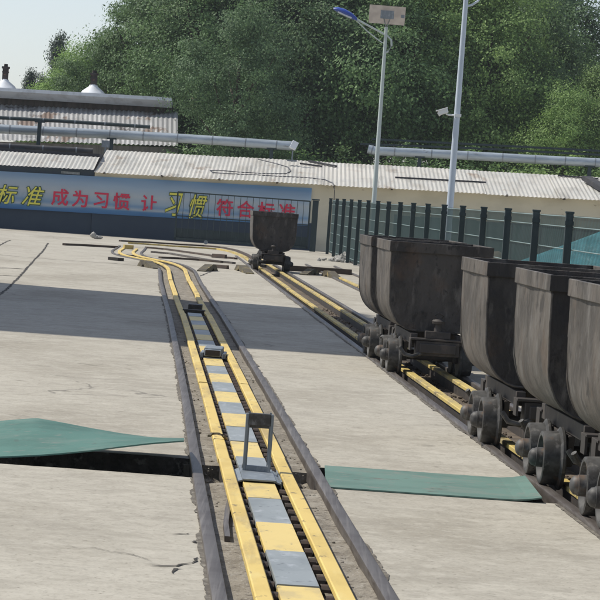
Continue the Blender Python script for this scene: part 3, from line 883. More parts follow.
# pale stone by the wall
bm = bmesh.new()
for k in range(3):
    res = bmesh.ops.create_icosphere(bm, subdivisions=2, radius=.07)
    for v in res['verts']:
        v.co = Vector((v.co.x * 1.3, v.co.y, v.co.z * (1.3 - .3 * k))) * R.uniform(.85, 1.1) + Vector((k * .09 - .08, 0, .05 + .05 * (k == 0)))
o = obj('pale_stone', bm, M['rubble'], label='small whitish stone heap at the foot of the navy wall', category='stone'); o.location = gr(96, 239, ZS)

# rubble heap by the fence
bm = bmesh.new()
base = gr(351, 262, ZS)
rb = random.Random(5)
for i in range(260):
    u = rb.gauss(0, .27); v = rb.gauss(0, .7)
    hh = .28 * math.exp(-(u * u / .12 + v * v / .9))
    r_ = rb.uniform(.03, .075)
    res = bmesh.ops.create_icosphere(bm, subdivisions=1, radius=r_)
    for q in res['verts']: q.co = q.co * rb.uniform(.7, 1.2) + Vector((u, v, max(.02, hh * rb.uniform(.6, 1))))
o = obj('rubble', bm, M['rubble'], kind='stuff', label='small pale rubble heap at the foot of the mesh fence', category='rubble'); o.location = base

# ------------------------------------------------------------------ front shed
YW = 83.0
def wall_quad(name, px, Y, depth, mt, parent, **kw):
    """box whose front face has these four photo corners at distance Y; px: tl, tr, br, bl"""
    bm = bmesh.new()
    P = [at(x, y, Y) for x, y in px]
    P[1].x = P[2].x; P[0].x = P[3].x
    A = [bm.verts.new(p) for p in P]; B = [bm.verts.new(p + Vector((0, depth, 0))) for p in P]
    bm.faces.new(A); bm.faces.new(B[::-1])
    for k in range(4): bm.faces.new((A[k], A[(k + 1) % 4], B[(k + 1) % 4], B[k]))
    return obj(name, bm, mt, parent, **kw)
def corrugated(bm, e0, e1, r0, r1, pitch=.125, amp=.010, thick=.012, nrow=1):
    """sheet from eave e0-e1 up to ridge r0-r1, corrugated along the slope"""
    n = max(2, int((e1 - e0).length / pitch * 4))
    rows = [[], []]
    nrm = (e1 - e0).cross(r0 - e0).normalized()
    if nrm.z < 0: nrm = -nrm
    for i in range(n + 1):
        t = i / n
        d = nrm * amp * math.sin(2 * PI * i / 4)
        rows[0].append(bm.verts.new(e0.lerp(e1, t) + d)); rows[1].append(bm.verts.new(r0.lerp(r1, t) + d))
    f = []
    for i in range(n): f.append(bm.faces.new((rows[0][i], rows[0][i + 1], rows[1][i + 1], rows[1][i])))
    bmesh.ops.solidify(bm, geom=f, thickness=thick)

def bz(x, extra=0.0):      # foot of the front wall in the photo
    return 229 + .0665 * x + extra
shed = thing('shed', 'long low cream shed with a whitish corrugated roof behind the banner and fence', 'shed', (0, YW, 0))
def sub(o, base=shed):
    o.matrix_parent_inverse = Matrix.Translation(-Vector((0, YW, 0))); return o
XL, XR = at(93, 200, YW).x, 16.0
def zl(X, z_at):           # linear in X between two photo stations
    (xa_, za_), (xb_, zb_) = z_at
    return za_ + (zb_ - za_) * (X - xa_) / (xb_ - xa_)
EAVE = ((-4.1, 1.86), (8.9, 2.06))
RIDGE = ((-4.1, 2.60), (8.9, 2.80))
bm = bmesh.new()
def vbox(bm, x0, x1, y0, y1, z0, za_, zb_):
    P = [(x0, y0, z0), (x1, y0, z0), (x1, y0, zb_), (x0, y0, za_)]
    A = [bm.verts.new(p) for p in P]; B = [bm.verts.new((p[0], y1, p[2])) for p in P]
    bm.faces.new(A); bm.faces.new(B[::-1])
    for k in range(4): bm.faces.new((A[k], A[(k + 1) % 4], B[(k + 1) % 4], B[k]))
vbox(bm, XL, XR, YW, YW + 7, -.1, zl(XL, EAVE) + .06, zl(XR, EAVE) + .06)
sub(obj('wall', bm, M['cream'], shed))
bm = bmesh.new()
sec = [XL, -2.2, .4, 2.0, 5.2, 7.4, XR]
for i in range(len(sec) - 1):
    a, b = sec[i], sec[i + 1] + .05
    dz = (.0, .012, .004, .014, .0, .01)[i]
    ey = YW - (.42 + .06 * (i % 2))
    corrugated(bm, Vector((a, ey, zl(a, EAVE) + dz)), Vector((b, ey, zl(b, EAVE) + dz)), Vector((a, YW + 4.2, zl(a, RIDGE) + dz)), Vector((b, YW + 4.2, zl(b, RIDGE) + dz)))
corrugated(bm, Vector((XL, YW + 4.2, zl(XL, RIDGE))), Vector((XR, YW + 4.2, zl(XR, RIDGE))), Vector((XL, YW + 8.5, 1.9)), Vector((XR, YW + 8.5, 1.9)))
rf = sub(obj('roof', bm, M['roofw'], shed))
bm = bmesh.new()
for (X, q) in ((2.0, 0), (-2.3, 0), (5.4, 0)):
    pass
bm.free()
# dark skirting of the shed wall behind the gate
bm = bmesh.new()
xg = at(316, 200, YW).x
vbox(bm, XL, xg, YW - .03, YW + .01, -.05, .78, .78)
sub(obj('dado', bm, M['navy'], shed, label='dark navy lower part of the wall'))
# rafters under the eave
bm = bmesh.new()
X = XL + .3
while X < XR:
    box(bm, Vector((X, YW - .2, zl(X, EAVE) - .0)), (.05, .38, .06)); X += 1.7
sub(obj('rafter', bm, M['bark'], shed))

# navy building at the left end
nv = thing('navy_annex', 'dark navy low building at the left end behind the banner', 'building', (-8, YW, 0))
def sub2(o): o.matrix_parent_inverse = Matrix.Translation(-Vector((-8, YW, 0))); return o
bm = bmesh.new(); vbox(bm, -16, XL - .01, YW + .02, YW + 7, -.1, 1.86, 1.92)
sub2(obj('wall', bm, M['navy'], nv))
bm = bmesh.new()
corrugated(bm, Vector((-16, YW - .35, 1.70)), Vector((XL - .01, YW - .35, 1.90)), Vector((-16, YW + 1.6, 2.22)), Vector((XL - .01, YW + 1.6, 2.30)))
sub2(obj('roof', bm, M['roofw'], nv))
bm = bmesh.new()
vbox(bm, -16, XL - .02, YW + 1.7, YW + 6, 1.7, 2.30, 2.40)
sub2(obj('parapet', bm, M['darkroof'], nv, label='black felt covered parapet'))
bm = bmesh.new()
box(bm, Vector((-7.05, YW - .02, 1.76)), (.55, .03, .07))
sub2(obj('vent', bm, M['steel_grey'], nv))

# ------------------------------------------------------------------ banner and its lettering
YB = YW - .06
bn = thing('banner', 'long blue banner with red and yellow Chinese characters on the wall', 'banner', (-4, YB, 0))
Bi = Matrix.Translation(-Vector((-4, YB, 0)))
bm = bmesh.new()
nx = 40
xl, xr = at(-60, 200, YB).x, at(310.5, 207, YB).x
def btop(X): return 1.665 + (X - at(0, 200, YB).x) * (1.82 - 1.665) / (at(310, 200, YB).x - at(0, 200, YB).x)
def bbot(X): return .575 + (X - at(0, 200, YB).x) * (.70 - .575) / (at(310, 200, YB).x - at(0, 200, YB).x)
g1 = []
for i in range(nx + 1):
    X = xl + (xr - xl) * i / nx
    g1.append([bm.verts.new((X, YB + .008 * math.sin(X * 2.3 + k), bbot(X) + (btop(X) - bbot(X)) * k / 4)) for k in range(5)])
f = []
for i in range(nx):
    for k in range(4): f.append(bm.faces.new((g1[i][k], g1[i + 1][k], g1[i + 1][k + 1], g1[i][k + 1])))
bmesh.ops.solidify(bm, geom=f, thickness=.004)
o = obj('sheet', bm, M['banner'], bn); o.matrix_parent_inverse = Bi
bm = bmesh.new()
sweep(bm, [Vector((xl, YB - .02, bbot(xl) - .005)), Vector((xr, YB - .02, bbot(xr) - .005))], [(-.012, -.02), (-.012, .02), (.012, .02), (.012, -.02)])
def glyph(ch, x, y, size, mt, off=0.0, shear=0.0, dy=0.0, wx=1.0):
    cu = bpy.data.curves.new('t', 'FONT')
    cu.body = ch; cu.size = size; cu.align_x = 'CENTER'; cu.align_y = 'CENTER'
    cu.offset = off; cu.shear = shear; cu.extrude = .003; cu.resolution_u = 3
    ob = bpy.data.objects.new('t', cu); col.objects.link(ob)
    dg = bpy.context.evaluated_depsgraph_get()
    me = bpy.data.meshes.new_from_object(ob.evaluated_get(dg))
    bpy.data.objects.remove(ob)
    zs = [v.co for v in me.vertices]
    cx = (max(v.x for v in zs) + min(v.x for v in zs)) / 2; cy = (max(v.y for v in zs) + min(v.y for v in zs)) / 2
    P = at(x, y, YB - .02 + dy)
    for v in me.vertices:
        v.co = Vector(((v.co.x - cx) * wx + P.x, P.y - v.co.z, v.co.y - cy + P.z))
    me.materials.clear()
    o = link('character', me, mt, bn); o.matrix_parent_inverse = Bi
    return o
red = [('成', 60, 197.2), ('为', 80, 198.8), ('习', 101, 200.3), ('惯', 121.5, 201.4), ('让', 149.5, 203.4), ('符', 224.6, 207.6), ('合', 245.6, 209.2), ('标', 266, 210.6), ('准', 287, 212)]
for ch, x, y in red: glyph(ch, x, y, .52, M['red'], .009)
yel = [('标', 7, 194.5, .60, .95), ('准', 33, 196, .62, .95), ('习', 174, 204.4, .80, .62), ('惯', 198, 206.8, .76, .66)]
for ch, x, y, s, wx_ in yel:
    glyph(ch, x, y, s, M['outline'], .026, .30, .0, wx_)
    glyph(ch, x, y, s, M['lemon'], .004, .30, -.012, wx_)
bm.free()

# ------------------------------------------------------------------ gate in front of the banner
YG = 80.0
gt = thing('sliding_gate', 'dark green barred gate standing in front of the banner', 'gate', (at(245, 240, YG).x, YG, 0))
Gi = Matrix.Translation(-Vector(gt.location))
gx0, gx1 = at(176, 220, YG).x, at(309, 220, YG).x
gt_z = 1.36; 
def gp(name, bm, mt=M['fencepost'], par=gt, **kw):
    o = obj(name, bm, mt, par, **kw)
    if par is gt: o.matrix_parent_inverse = Gi
    return o
bm = bmesh.new()
box(bm, Vector(((gx0 + gx1) / 2, YG, 1.43)), (gx1 - gx0, .04, .035)); box(bm, Vector(((gx0 + gx1) / 2, YG, .10)), (gx1 - gx0, .05, .06))
box(bm, Vector(((gx0 + gx1) / 2, YG, .75)), (gx1 - gx0, .03, .03))
box(bm, Vector((gx0, YG, .75)), (.045, .05, 1.36)); box(bm, Vector((gx1, YG, .75)), (.045, .05, 1.36))
gp('frame', bm)
n = 21
for i in range(1, n):
    bm = bmesh.new(); X = gx0 + (gx1 - gx0) * i / n
    cyl(bm, (X, YG, .12), (X, YG, 1.42), .0085, seg=6)
    gp('bar', bm)
bm = bmesh.new()
xw = at(206, 240, YG).x
cyl(bm, (xw, YG - .03, .05), (xw, YG + .03, .05), .06, seg=14)
gp('wheel', bm, M['steel_grey'])
# sheet steel lower half
bm = bmesh.new(); box(bm, Vector(((gx0 + gx1) / 2, YG + .04, .25)), (gx1 - gx0, .006, .30)); gp('kick_plate', bm)
pX = at(314.5, 220, YG).x
gpst = thing('gate_post', 'thick dark green gate post at the right end of the gate', 'gate post', (pX, YG, 0))
bm = bmesh.new(); box(bm, Vector((0, 0, .73)), (.17, .17, 1.46), bev=.01); obj('post', bm, M['fencepost'], gpst)
bm = bmesh.new(); box(bm, Vector((0, 0, 1.485)), (.22, .22, .04), bev=.008); obj('cap', bm, M['fencepost'], gpst)

# ------------------------------------------------------------------ mesh fence, parallel to the tracks
FY = [55 * (1 - .052 * k) for k in range(-8, 17)]
def fxl(Y): return 1.835 - (Y - 55) * .0515
FH = 1.535
fence = thing('mesh_fence', 'dark green mesh fence with black posts behind the mine carts', 'fence', (fxl(80), 80, 0))
Fi = Matrix.Translation(-Vector(fence.location))
def fp(name, bm, mt, **kw):
    o = obj(name, bm, mt, fence, **kw); o.matrix_parent_inverse = Fi; return o
for Y in FY:
    bm = bmesh.new()
    box(bm, Vector((fxl(Y), Y, FH / 2)), (.085, .085, FH), bev=.006)
    box(bm, Vector((fxl(Y), Y, FH + .012)), (.10, .10, .025), bev=.004)
    box(bm, Vector((fxl(Y) + .0, Y - .05, FH - .11)), (.10, .02, .05))
    fp('post', bm, M['fencepost'])
for i in range(len(FY) - 1):
    a, b = FY[i], FY[i + 1]
    A = Vector((fxl(a) + .05, a, 0)); B = Vector((fxl(b) + .05, b, 0))
    bm = bmesh.new()
    # folded mesh panel: horizontal wires with small V beads, and fine uprights
    for z in (.10, .35, .60, .86, 1.12, 1.38, 1.50):
        tube(bm, [A + Vector((0, 0, z)), B + Vector((0, 0, z))], .007, 5)
    nw = 40
    for k in range(1, nw):
        p = A.lerp(B, k / nw); tube(bm, [p + Vector((0, 0, .05)), p + Vector((0, 0, FH - .02))], .0022, 3)
    pn = fp('wire_panel', bm, M['wire'])
    bm = bmesh.new()
    w = [bm.verts.new(p) for p in (A + Vector((.02, 0, .04)), B + Vector((.02, 0, .04)), B + Vector((.02, 0, 1.50)), A + Vector((.02, 0, 1.50)))]
    bm.faces.new(w)
    o = obj('netting', bm, M['net'], pn)
    o.matrix_parent_inverse = Matrix()

# short return of the fence next to the gate post, far side
# ------------------------------------------------------------------ grey panel wall behind the fence
pw = thing('panel_wall', 'low grey concrete panel wall seen through the mesh fence', 'wall', (at(470, 220, 72).x, 72, 0))
n = 18
x0, x1 = 2.3, 14.5
for i in range(n):
    bm = bmesh.new()
    a = x0 + (x1 - x0) * i / n; b = x0 + (x1 - x0) * (i + 1) / n
    box(bm, Vector(((a + b) / 2, 72, .62)) - pw.location, (b - a - .05, .07, 1.24 + .03 * (i % 3)), bev=.006)
    obj('panel', bm, M['concwall'], pw)
    bm = bmesh.new(); box(bm, Vector((a, 72.02, .62)) - pw.location, (.09, .12, 1.27)); obj('pillar', bm, M['concwall'], pw)

# ------------------------------------------------------------------ tarpaulin covered heap
tp = thing('covered_heap', 'teal tarpaulin draped over a heap behind the fence', 'tarpaulin heap', (5.3, 46, 0))
bm = bmesh.new()
nx_, ny_ = 26, 18
rt = random.Random(9)
G2 = []
for i in range(nx_ + 1):
    row = []
    for j in range(ny_ + 1):
        u = i / nx_; v = j / ny_
        X = -3.3 + 6.8 * u; Yy = -1.8 + 3.6 * v
        ridge = max(0, min(1, u / .46)) if u < .46 else max(0, (1 - u) / .54)
        prof = ridge * (1 - abs(2 * v - 1) ** 1.6)
        z = .02 + 1.42 * prof + .03 * math.sin(9 * u + 5 * v) * ridge + .015 * math.sin(23 * v + 11 * u)
        row.append(bm.verts.new((X, Yy, max(z, -.01))))
    G2.append(row)
f = []
for i in range(nx_):
    for j in range(ny_): f.append(bm.faces.new((G2[i][j], G2[i + 1][j], G2[i + 1][j + 1], G2[i][j + 1])))
obj('tarpaulin', bm, M['tarp'], tp, smooth=True)
bm = bmesh.new()
res = bmesh.ops.create_icosphere(bm, subdivisions=4, radius=1)
for v in res['verts']:
    nz = 1 + .12 * math.sin(7 * v.co.x + 3 * v.co.y) + .08 * math.sin(13 * v.co.z + 9 * v.co.y)
    v.co = Vector((v.co.x * .9 * nz - 2.3, v.co.y * 1.2 * nz - .5, v.co.z * .74 * nz))
obj('soil', bm, M['soil'], tp, smooth=True)

# ------------------------------------------------------------------ lamp posts
def pole_path(b, t, Y): return at(*b, Y), at(*t, Y)
Y1 = 76.0
pb, ptp = at(371.3, 240, Y1), at(386.3, 27, Y1)
pb.z = ZS; d1 = (ptp - pb)
lp = thing('street_lamp', 'solar street lamp with a blue head and pinkish panel over the shed roof', 'street lamp', pb)
bm = bmesh.new(); cyl(bm, (0, 0, 0), d1, .072, .042, seg=16); obj('pole', bm, M['polegrey'], lp, smooth=True)
def q1(x, y, Y=Y1): return at(x, y, Y) - pb
bm = bmesh.new()
A, B, C_, D_ = q1(368.5, 22.6), q1(404.3, 25.6), q1(405.6, 8.2), q1(369.5, 5.2)
# tilted solar panel, its back towards us
bk = Vector((0, .55, .0))
v = [bm.verts.new(p) for p in (A, B, C_ - bk * 0.6, D_ - bk * .6)]
f = bm.faces.new(v); bmesh.ops.solidify(bm, geom=[f], thickness=.045)
pnl = obj('solar_panel', bm, M['panelback'], lp)
bm = bmesh.new()
cc = (A + B + C_ + D_) / 4 + Vector((0, -.28, 0))
box(bm, cc, (.36, .05, .22)); box(bm, cc + Vector((.42, .02, -.02)), (.10, .06, .08))
for s in (-1, 1): cyl(bm, cc + Vector((s * .12, 0, 0)), d1 + Vector((0, 0, -.02)), .016, seg=6)
obj('bracket', bm, M['steel_grey'], pnl)
bm = bmesh.new()
tube(bm, [q1(384.0, 53.5), q1(388, 51.5), q1(391.6, 46), q1(391.3, 40), q1(387.5, 36), q1(381, 32.5), q1(370, 26.5), q1(356, 19)], .026, 8)
tube(bm, [q1(382.5, 43), q1(377, 39), q1(367, 31), q1(356.5, 20.5)], .016, 8)
obj('arm', bm, M['polegrey'], lp, smooth=True)
bm = bmesh.new()
hp = [q1(357, 19.3), q1(352, 16), q1(345, 12.3), q1(338, 9.6), q1(333.5, 8.6)]
hw = [.07, .13, .17, .15, .05]; hh_ = [.04, .08, .09, .07, .03]
rings = []
for p, w_, h_ in zip(hp, hw, hh_):
    rings.append([bm.verts.new(p + Vector((0, math.cos(2 * PI * k / 12) * w_, math.sin(2 * PI * k / 12) * h_))) for k in range(12)])
for a_, b_ in zip(rings, rings[1:]):
    for k in range(12): bm.faces.new((a_[k], a_[(k + 1) % 12], b_[(k + 1) % 12], b_[k]))
bm.faces.new(rings[0]); bm.faces.new(rings[-1][::-1])
hd = obj('lamp_head', bm, M['lampblue'], lp, smooth=True)
bm = bmesh.new()
box(bm, (hp[1] + hp[3]) / 2 + Vector((0, 0, -.06)), (.40, .22, .05), Matrix.Rotation(math.atan2(hp[1].z - hp[3].z, hp[1].x - hp[3].x) * -1, 3, 'Y'))
obj('lens', bm, M['glassy'], hd)

Y2 = 56.0
pb, ptp = at(445.6, 262, Y2), at(467.8, -25, Y2)
pb.z = ZS; d2 = ptp - pb
cp = thing('camera_mast', 'thick pale blue mast carrying a small white surveillance camera', 'mast', pb)
bm = bmesh.new(); cyl(bm, (0, 0, 0), d2, .078, .045, seg=18); obj('pole', bm, M['pole'], cp, smooth=True)
def q2(x, y, Y=Y2): return at(x, y, Y) - pb
bm = bmesh.new()
tube(bm, [q2(466, 6.5), q2(472, 5), q2(478, 1), q2(481, -4), q2(486, -14), q2(500, -24)], .022, 8)
obj('arm', bm, M['pole'], cp, smooth=True)
bm = bmesh.new()
tube(bm, [q2(457.5, 115.5), q2(449, 115), q2(446, 114)], .018, 8)
box(bm, q2(457.8, 115.5) + Vector((0, -.01, 0)), (.13, .13, .06))
ar = obj('camera_arm', bm, M['cctv'], cp, smooth=False)
bm = bmesh.new()
rc = Matrix.Rotation(-.35, 3, 'Y') 
box(bm, q2(443, 111.5), (.20, .13, .11), rc, bev=.02)
box(bm, q2(441.8, 109.4), (.24, .16, .02), rc, bev=.006)
cyl(bm, q2(440, 113.5), q2(438.2, 114.6), .04, seg=12)
obj('surveillance_camera', bm, M['cctv'], cp, smooth=False)

# ------------------------------------------------------------------ pipes on the far side of the shed
def pipe(label, px, Y, r, legs=(), mt='pipe', group='big pipes running above the roofs', zleg=0.0):
    pts = [at(x, y, Y) for x, y in px]
    b = Vector((pts[0].x, Y, 0))
    t = thing('pipeline', label, 'pipe', b, 0, group)
    bm = bmesh.new()
    tube(bm, [p - b for p in pts], r, 16)
    obj('pipe', bm, M[mt], t, smooth=True)
    # clamp bands
    for a_, c_ in zip(pts, pts[1:]):
        n_ = max(1, int((c_ - a_).length / .9))
        bm = bmesh.new()
        for k in range(n_):
            p = a_.lerp(c_, (k + .5) / n_); dd = (c_ - a_).normalized() * .02
            cyl(bm, p - dd - b, p + dd - b, r * 1.05, seg=16)
        obj('bands', bm, M['steel_grey'], t, smooth=True)
    for x in legs:
        k = min(range(len(px) - 1), key=lambda i: abs((px[i][0] + px[i + 1][0]) / 2 - x))
        (xa_, ya_), (xb_, yb_) = px[k], px[k + 1]
        y_ = ya_ + (yb_ - ya_) * (x - xa_) / (xb_ - xa_)
        p = at(x, y_, Y)
        bm = bmesh.new()
        box(bm, Vector((p.x, Y, (p.z - r) / 2)) - b, (.12, .12, p.z - r))
        box(bm, Vector((p.x, Y, p.z - r * .8)) - b, (.32, .2, .08))
        obj('support', bm, M['fencepost'], t)
    return t
pipe('grey foil clad pipe running above the left half of the shed roof', [(-40, 127), (60, 131.8), (160, 137), (230, 141.5), (292, 146)], 92, .15, (112, 272))
pipe('grey foil clad pipe running above the right half of the shed roof', [(368, 149), (376, 151), (450, 154.6), (520, 158.6), (640, 165)], 92, .145, (590, 420))
pipe('thin dark pipe below the left foil clad pipe', [(-40, 143.5), (93, 151)], 91, .09, (20,), 'darkroof')
pipe('thin dark upper pipe in front of the rust patched roof', [(-40, 115.5), (60, 121), (150, 127)], 91.5, .06, (40,), 'fencepost')
# power line like thin pipes over the right pipe
for (px, lb) in (([(372, 139), (460, 143.5), (640, 153)], 'thin upper cable tray behind the right pipe'), ([(360, 144), (470, 148), (640, 157)], 'thin lower cable tray behind the right pipe')):
    pts = [at(x, y, 94) for x, y in px]
    loose('cable_tray', lb, 'cable tray', pts, [(-.04, -.035), (-.04, .035), (.04, .035), (.04, -.035)], M['fencepost'], 'cable trays beyond the shed')

# ------------------------------------------------------------------ workshop behind, upper left
wk = thing('workshop', 'taller workshop with a rust patched roof and sooty chimneys at upper left', 'building', (-8, 100, 0))
Wi = Matrix.Translation(-Vector((-8, 100, 0)))
def ws(o): o.matrix_parent_inverse = Wi; return o
a = at(-60, 138, 96); b = at(178, 146, 96); c = at(-60, 100, 101); d = at(178, 112, 101)
bm = bmesh.new(); corrugated(bm, a, b, c, d, pitch=.16, amp=.02)
ws(obj('roof', bm, M['roofr'], wk))
bm = bmesh.new(); vbox(bm, a.x, b.x, 96.4, 106, -.1, a.z - .05, b.z - .05)
ws(obj('wall', bm, M['concwall'], wk))
e0, e1 = at(-60, 90.5, 100.5), at(172, 104, 100.5)
bm = bmesh.new()
vbox(bm, e0.x, e1.x, 100.8, 104, c.z - .3, e0.z - .05, e1.z - .05)
ws(obj('clerestory_shade', bm, M['bark'], wk, label='dark band painted in for the shade under the ridge cap'))  # dark colour stands in for the shade below the ridge cap
bm = bmesh.new()
sweep(bm, [e0, e1], [(-.1, -.14), (-.5, .0), (-.45, .06), (.3, .22), (.3, .1)])
ws(obj('ridge_cap', bm, M['white'], wk, label='grey metal ridge cap'))
def chimney(x, ytop, ybase, wpx, lb, skirt):
    Y = 101.2
    p0, p1 = at(x, ybase, Y), at(x, ytop, Y)
    w_ = wpx / F * Y
    b_ = Vector((p0.x, Y, p0.z))
    bm = bmesh.new()
    hh = p1.z - p0.z
    box(bm, Vector((0, 0, hh / 2)), (w_, w_, hh)); box(bm, Vector((0, 0, hh)), (w_ * 1.35, w_ * 1.35, hh * .10)); box(bm, Vector((0, 0, hh * .78)), (w_ * 1.15, w_ * 1.15, hh * .06))
    cyl(bm, (0, 0, hh), (0, 0, hh * 1.18), w_ * .38, w_ * .34, seg=12)
    ch = obj('chimney', bm, M['brick'], wk, label=lb); ch.matrix_parent_inverse = Wi; ch.location = b_
    bm = bmesh.new()
    lathe(bm, [(-.12, skirt), (.08, skirt * .75), (.25, w_ * .75), (.32, w_ * .6), (.32, 0)], (0, 0, 0), (0, 0, 1), 20)
    obj('flashing', bm, M['white'], ch, smooth=True)
chimney(4.5, 67.5, 88, 5.5, 'sooty chimney at the far left', .50)
chimney(93, 74, 93.5, 6, 'sooty chimney with a white flashing skirt', .52)
bm = bmesh.new(); box(bm, Vector((0, 0, .1)), (.25, .1, .22)); box(bm, Vector((0, 0, -.12)), (.05, .05, .25))
o = obj('junction_box', bm, M['steel_grey'], label='small grey box on a bracket beside the pipe support', category='box'); o.location = at(105.5, 147, 90.5)

# things on the front roof
def onroof(x, y):
    # intersect ray with the shed roof plane
    r_ = ray(x, y)
    lo, hi = 80., 90.
    for _ in range(40):
        Y = (lo + hi) / 2
        P = at(x, y, Y)
        e_, rd = zl(P.x, EAVE), zl(P.x, RIDGE)
        zr = e_ + (rd - e_) * (Y - (YW - .45)) / 4.65
        if P.z > zr: lo = Y
        else: hi = Y
    return at(x, y, lo) + Vector((0, 0, .025))
cab = [(258, 160), (275, 164), (288, 168), (291, 172), (286, 174.5), (268, 174.6), (240, 173), (218, 171), (210, 171.3), (213, 173.4), (230, 174.6), (255, 175.6), (280, 177.2), (305, 178.2), (325, 180.5), (333, 184)]
loose_pts = [onroof(x, y) for x, y in cab]
bm = bmesh.new(); b0 = loose_pts[0].copy(); tube(bm, [p - b0 for p in loose_pts] + [at(334.5, 190, YW - .5) - b0, at(334, 200, YW - .2) - b0], .014, 6)
o = obj('cable', bm, M['cable'], smooth=True, label='black cable looped loosely over the shed roof', category='cable'); o.location = b0
for (pts, lb) in (([(309, 162.5), (336, 167.8)], 'dark plank lying on the roof between lamp and loop of cable'), ([(300, 165), (322, 168)], 'thin dark strip on the roof left of the lamp'), ([(558, 177), (598, 180.4)], 'dark beam lying along the top of the roof at far right'), ([(395, 179), (486, 184)], 'thin pale seam strip across the roof behind the masts')):
    P = [onroof(*p) for p in pts]
    wd = .05 if 'beam' in lb or 'plank' in lb else .02
    loose('roof_strip', lb, 'plank', P, [(-wd, 0), (-wd, .05), (wd, .05), (wd, 0)], M['darkroof'], 'strips lying on the shed roof')
bm = bmesh.new()
P = [onroof(585, 183.5), onroof(600, 193)]
b0 = P[0].copy()
for k in range(7):
    p = P[0].lerp(P[1], k / 7) - b0
    box(bm, p + Vector((.12, 0, .10)), (.34, .30, .14), Matrix.Rotation(.5, 3, 'Z') @ Matrix.Rotation(.3, 3, 'X'))
o = obj('roof_bracing', bm, M['darkroof'], label='dark stepped brace on the roof at the right edge', category='brace'); o.location = b0
# floodlight on the roof
fl = thing('floodlight', 'small floodlight on a bracket above the middle of the roof', 'floodlight', at(292, 160, 86))
bm = bmesh.new(); box(bm, Vector((0, 0, .22)), (.04, .04, .55)); box(bm, Vector((0, 0, -.02)), (.3, .2, .05)); obj('bracket', bm, M['steel_grey'], fl)
bm = bmesh.new(); box(bm, Vector((.03, -.06, .45)), (.20, .10, .26), Matrix.Rotation(.4, 3, 'Y') @ Matrix.Rotation(-.4, 3, 'X'), bev=.01); obj('lamp_head', bm, M['cctv'], fl)

# ------------------------------------------------------------------ unseen tower added left of the view to throw the shade band
tw = thing('shade_tower', 'unseen grey concrete tower added left of the view to shade the yard', 'tower', (-12, 31.7, ZS))
tw['label'] = 'unseen grey concrete tower added outside the left edge to cast the shade band'
tx, ty, th = 9.0, 10.9, 17.3
bm = bmesh.new(); box(bm, Vector((-tx / 2, ty / 2, th / 2)), (tx, ty, th)); obj('wall', bm, M['concwall'], tw)
bm = bmesh.new(); box(bm, Vector((-tx / 2, ty / 2, th + .25)), (tx - .5, ty - .5, .5)); obj('roof', bm, M['darkroof'], tw)
for fl_ in range(5):
    for k in range(3):
        bm = bmesh.new(); box(bm, Vector((.03, 2 + k * 3.4, 2.4 + fl_ * 3.8)), (.08, 1.4, 1.6)); wf = obj('window', bm, M['white'], tw)
        bm = bmesh.new(); box(bm, Vector((.06, 2 + k * 3.4, 2.4 + fl_ * 3.8)), (.06, 1.2, 1.4)); obj('pane', bm, M['lampblue'], wf)

# ------------------------------------------------------------------ trees
def crown_mesh(seed, blobs, n_cl, per, leaf, spread, floor=0.0):
    """leaf-sized quads in clumps spread through ellipsoid blobs: (cx,cy,cz,rx,ry,rz)"""
    rn = np.random.default_rng(seed)
    wts = np.array([b[3] * b[4] * b[5] for b in blobs]) ** .75; wts /= wts.sum()
    V = []; T = []
    which = rn.choice(len(blobs), n_cl, p=wts)
    for w_ in which:
        b = blobs[w_]
        d = rn.normal(size=3); d /= np.linalg.norm(d)
        rad = rn.uniform(.35, 1.04) ** .6
        c = np.array(b[:3]) + d * rad * np.array(b[3:])
        if c[2] < floor: c[2] = floor + rn.uniform(0, .8)
        n_ = int(per * rn.uniform(.5, 1.5))
        s = spread * rn.uniform(.6, 1.35)
        p = c + rn.normal(size=(n_, 3)) * np.array([s, s, s * .62])
        p[:, 2] -= .18 * np.linalg.norm(p[:, :2] - c[:2], axis=1)
        tone = np.clip(rn.uniform(.1, .8) + rn.normal(size=n_) * .16, 0, 1)
        out = (p - np.array(b[:3])) / np.array(b[3:]); out /= np.linalg.norm(out, axis=1)[:, None] + 1e-6
        nrm_ = out * 1.15 + rn.normal(size=(n_, 3)) * .55; nrm_[:, 2] += .25; nrm_ /= np.linalg.norm(nrm_, axis=1)[:, None]
        a = np.cross(nrm_, rn.normal(size=(n_, 3))); a /= np.linalg.norm(a, axis=1)[:, None]
        bb = np.cross(a, nrm_); bb /= np.linalg.norm(bb, axis=1)[:, None]
        L = leaf * rn.uniform(.6, 1.4, size=(n_, 1)); Wd = L * .55
        q = np.stack([p - a * L / 2, p + bb * Wd / 2, p + a * L / 2, p - bb * Wd / 2], axis=1)
        V.append(q.reshape(-1, 3)); T.append(tone)
    V = np.concatenate(V); T = np.concatenate(T); n = len(T)
    me = bpy.data.meshes.new('crown')
    me.vertices.add(len(V)); me.vertices.foreach_set('co', V.astype(np.float32).ravel())
    me.loops.add(4 * n); me.loops.foreach_set('vertex_index', np.arange(4 * n, dtype=np.int32))
    me.polygons.add(n); me.polygons.foreach_set('loop_start', (np.arange(n) * 4).astype(np.int32)); me.polygons.foreach_set('loop_total', np.full(n, 4, np.int32))
    me.update()
    at_ = me.attributes.new('tone', 'FLOAT', 'FACE'); at_.data.foreach_set('value', T.astype(np.float32))
    return me
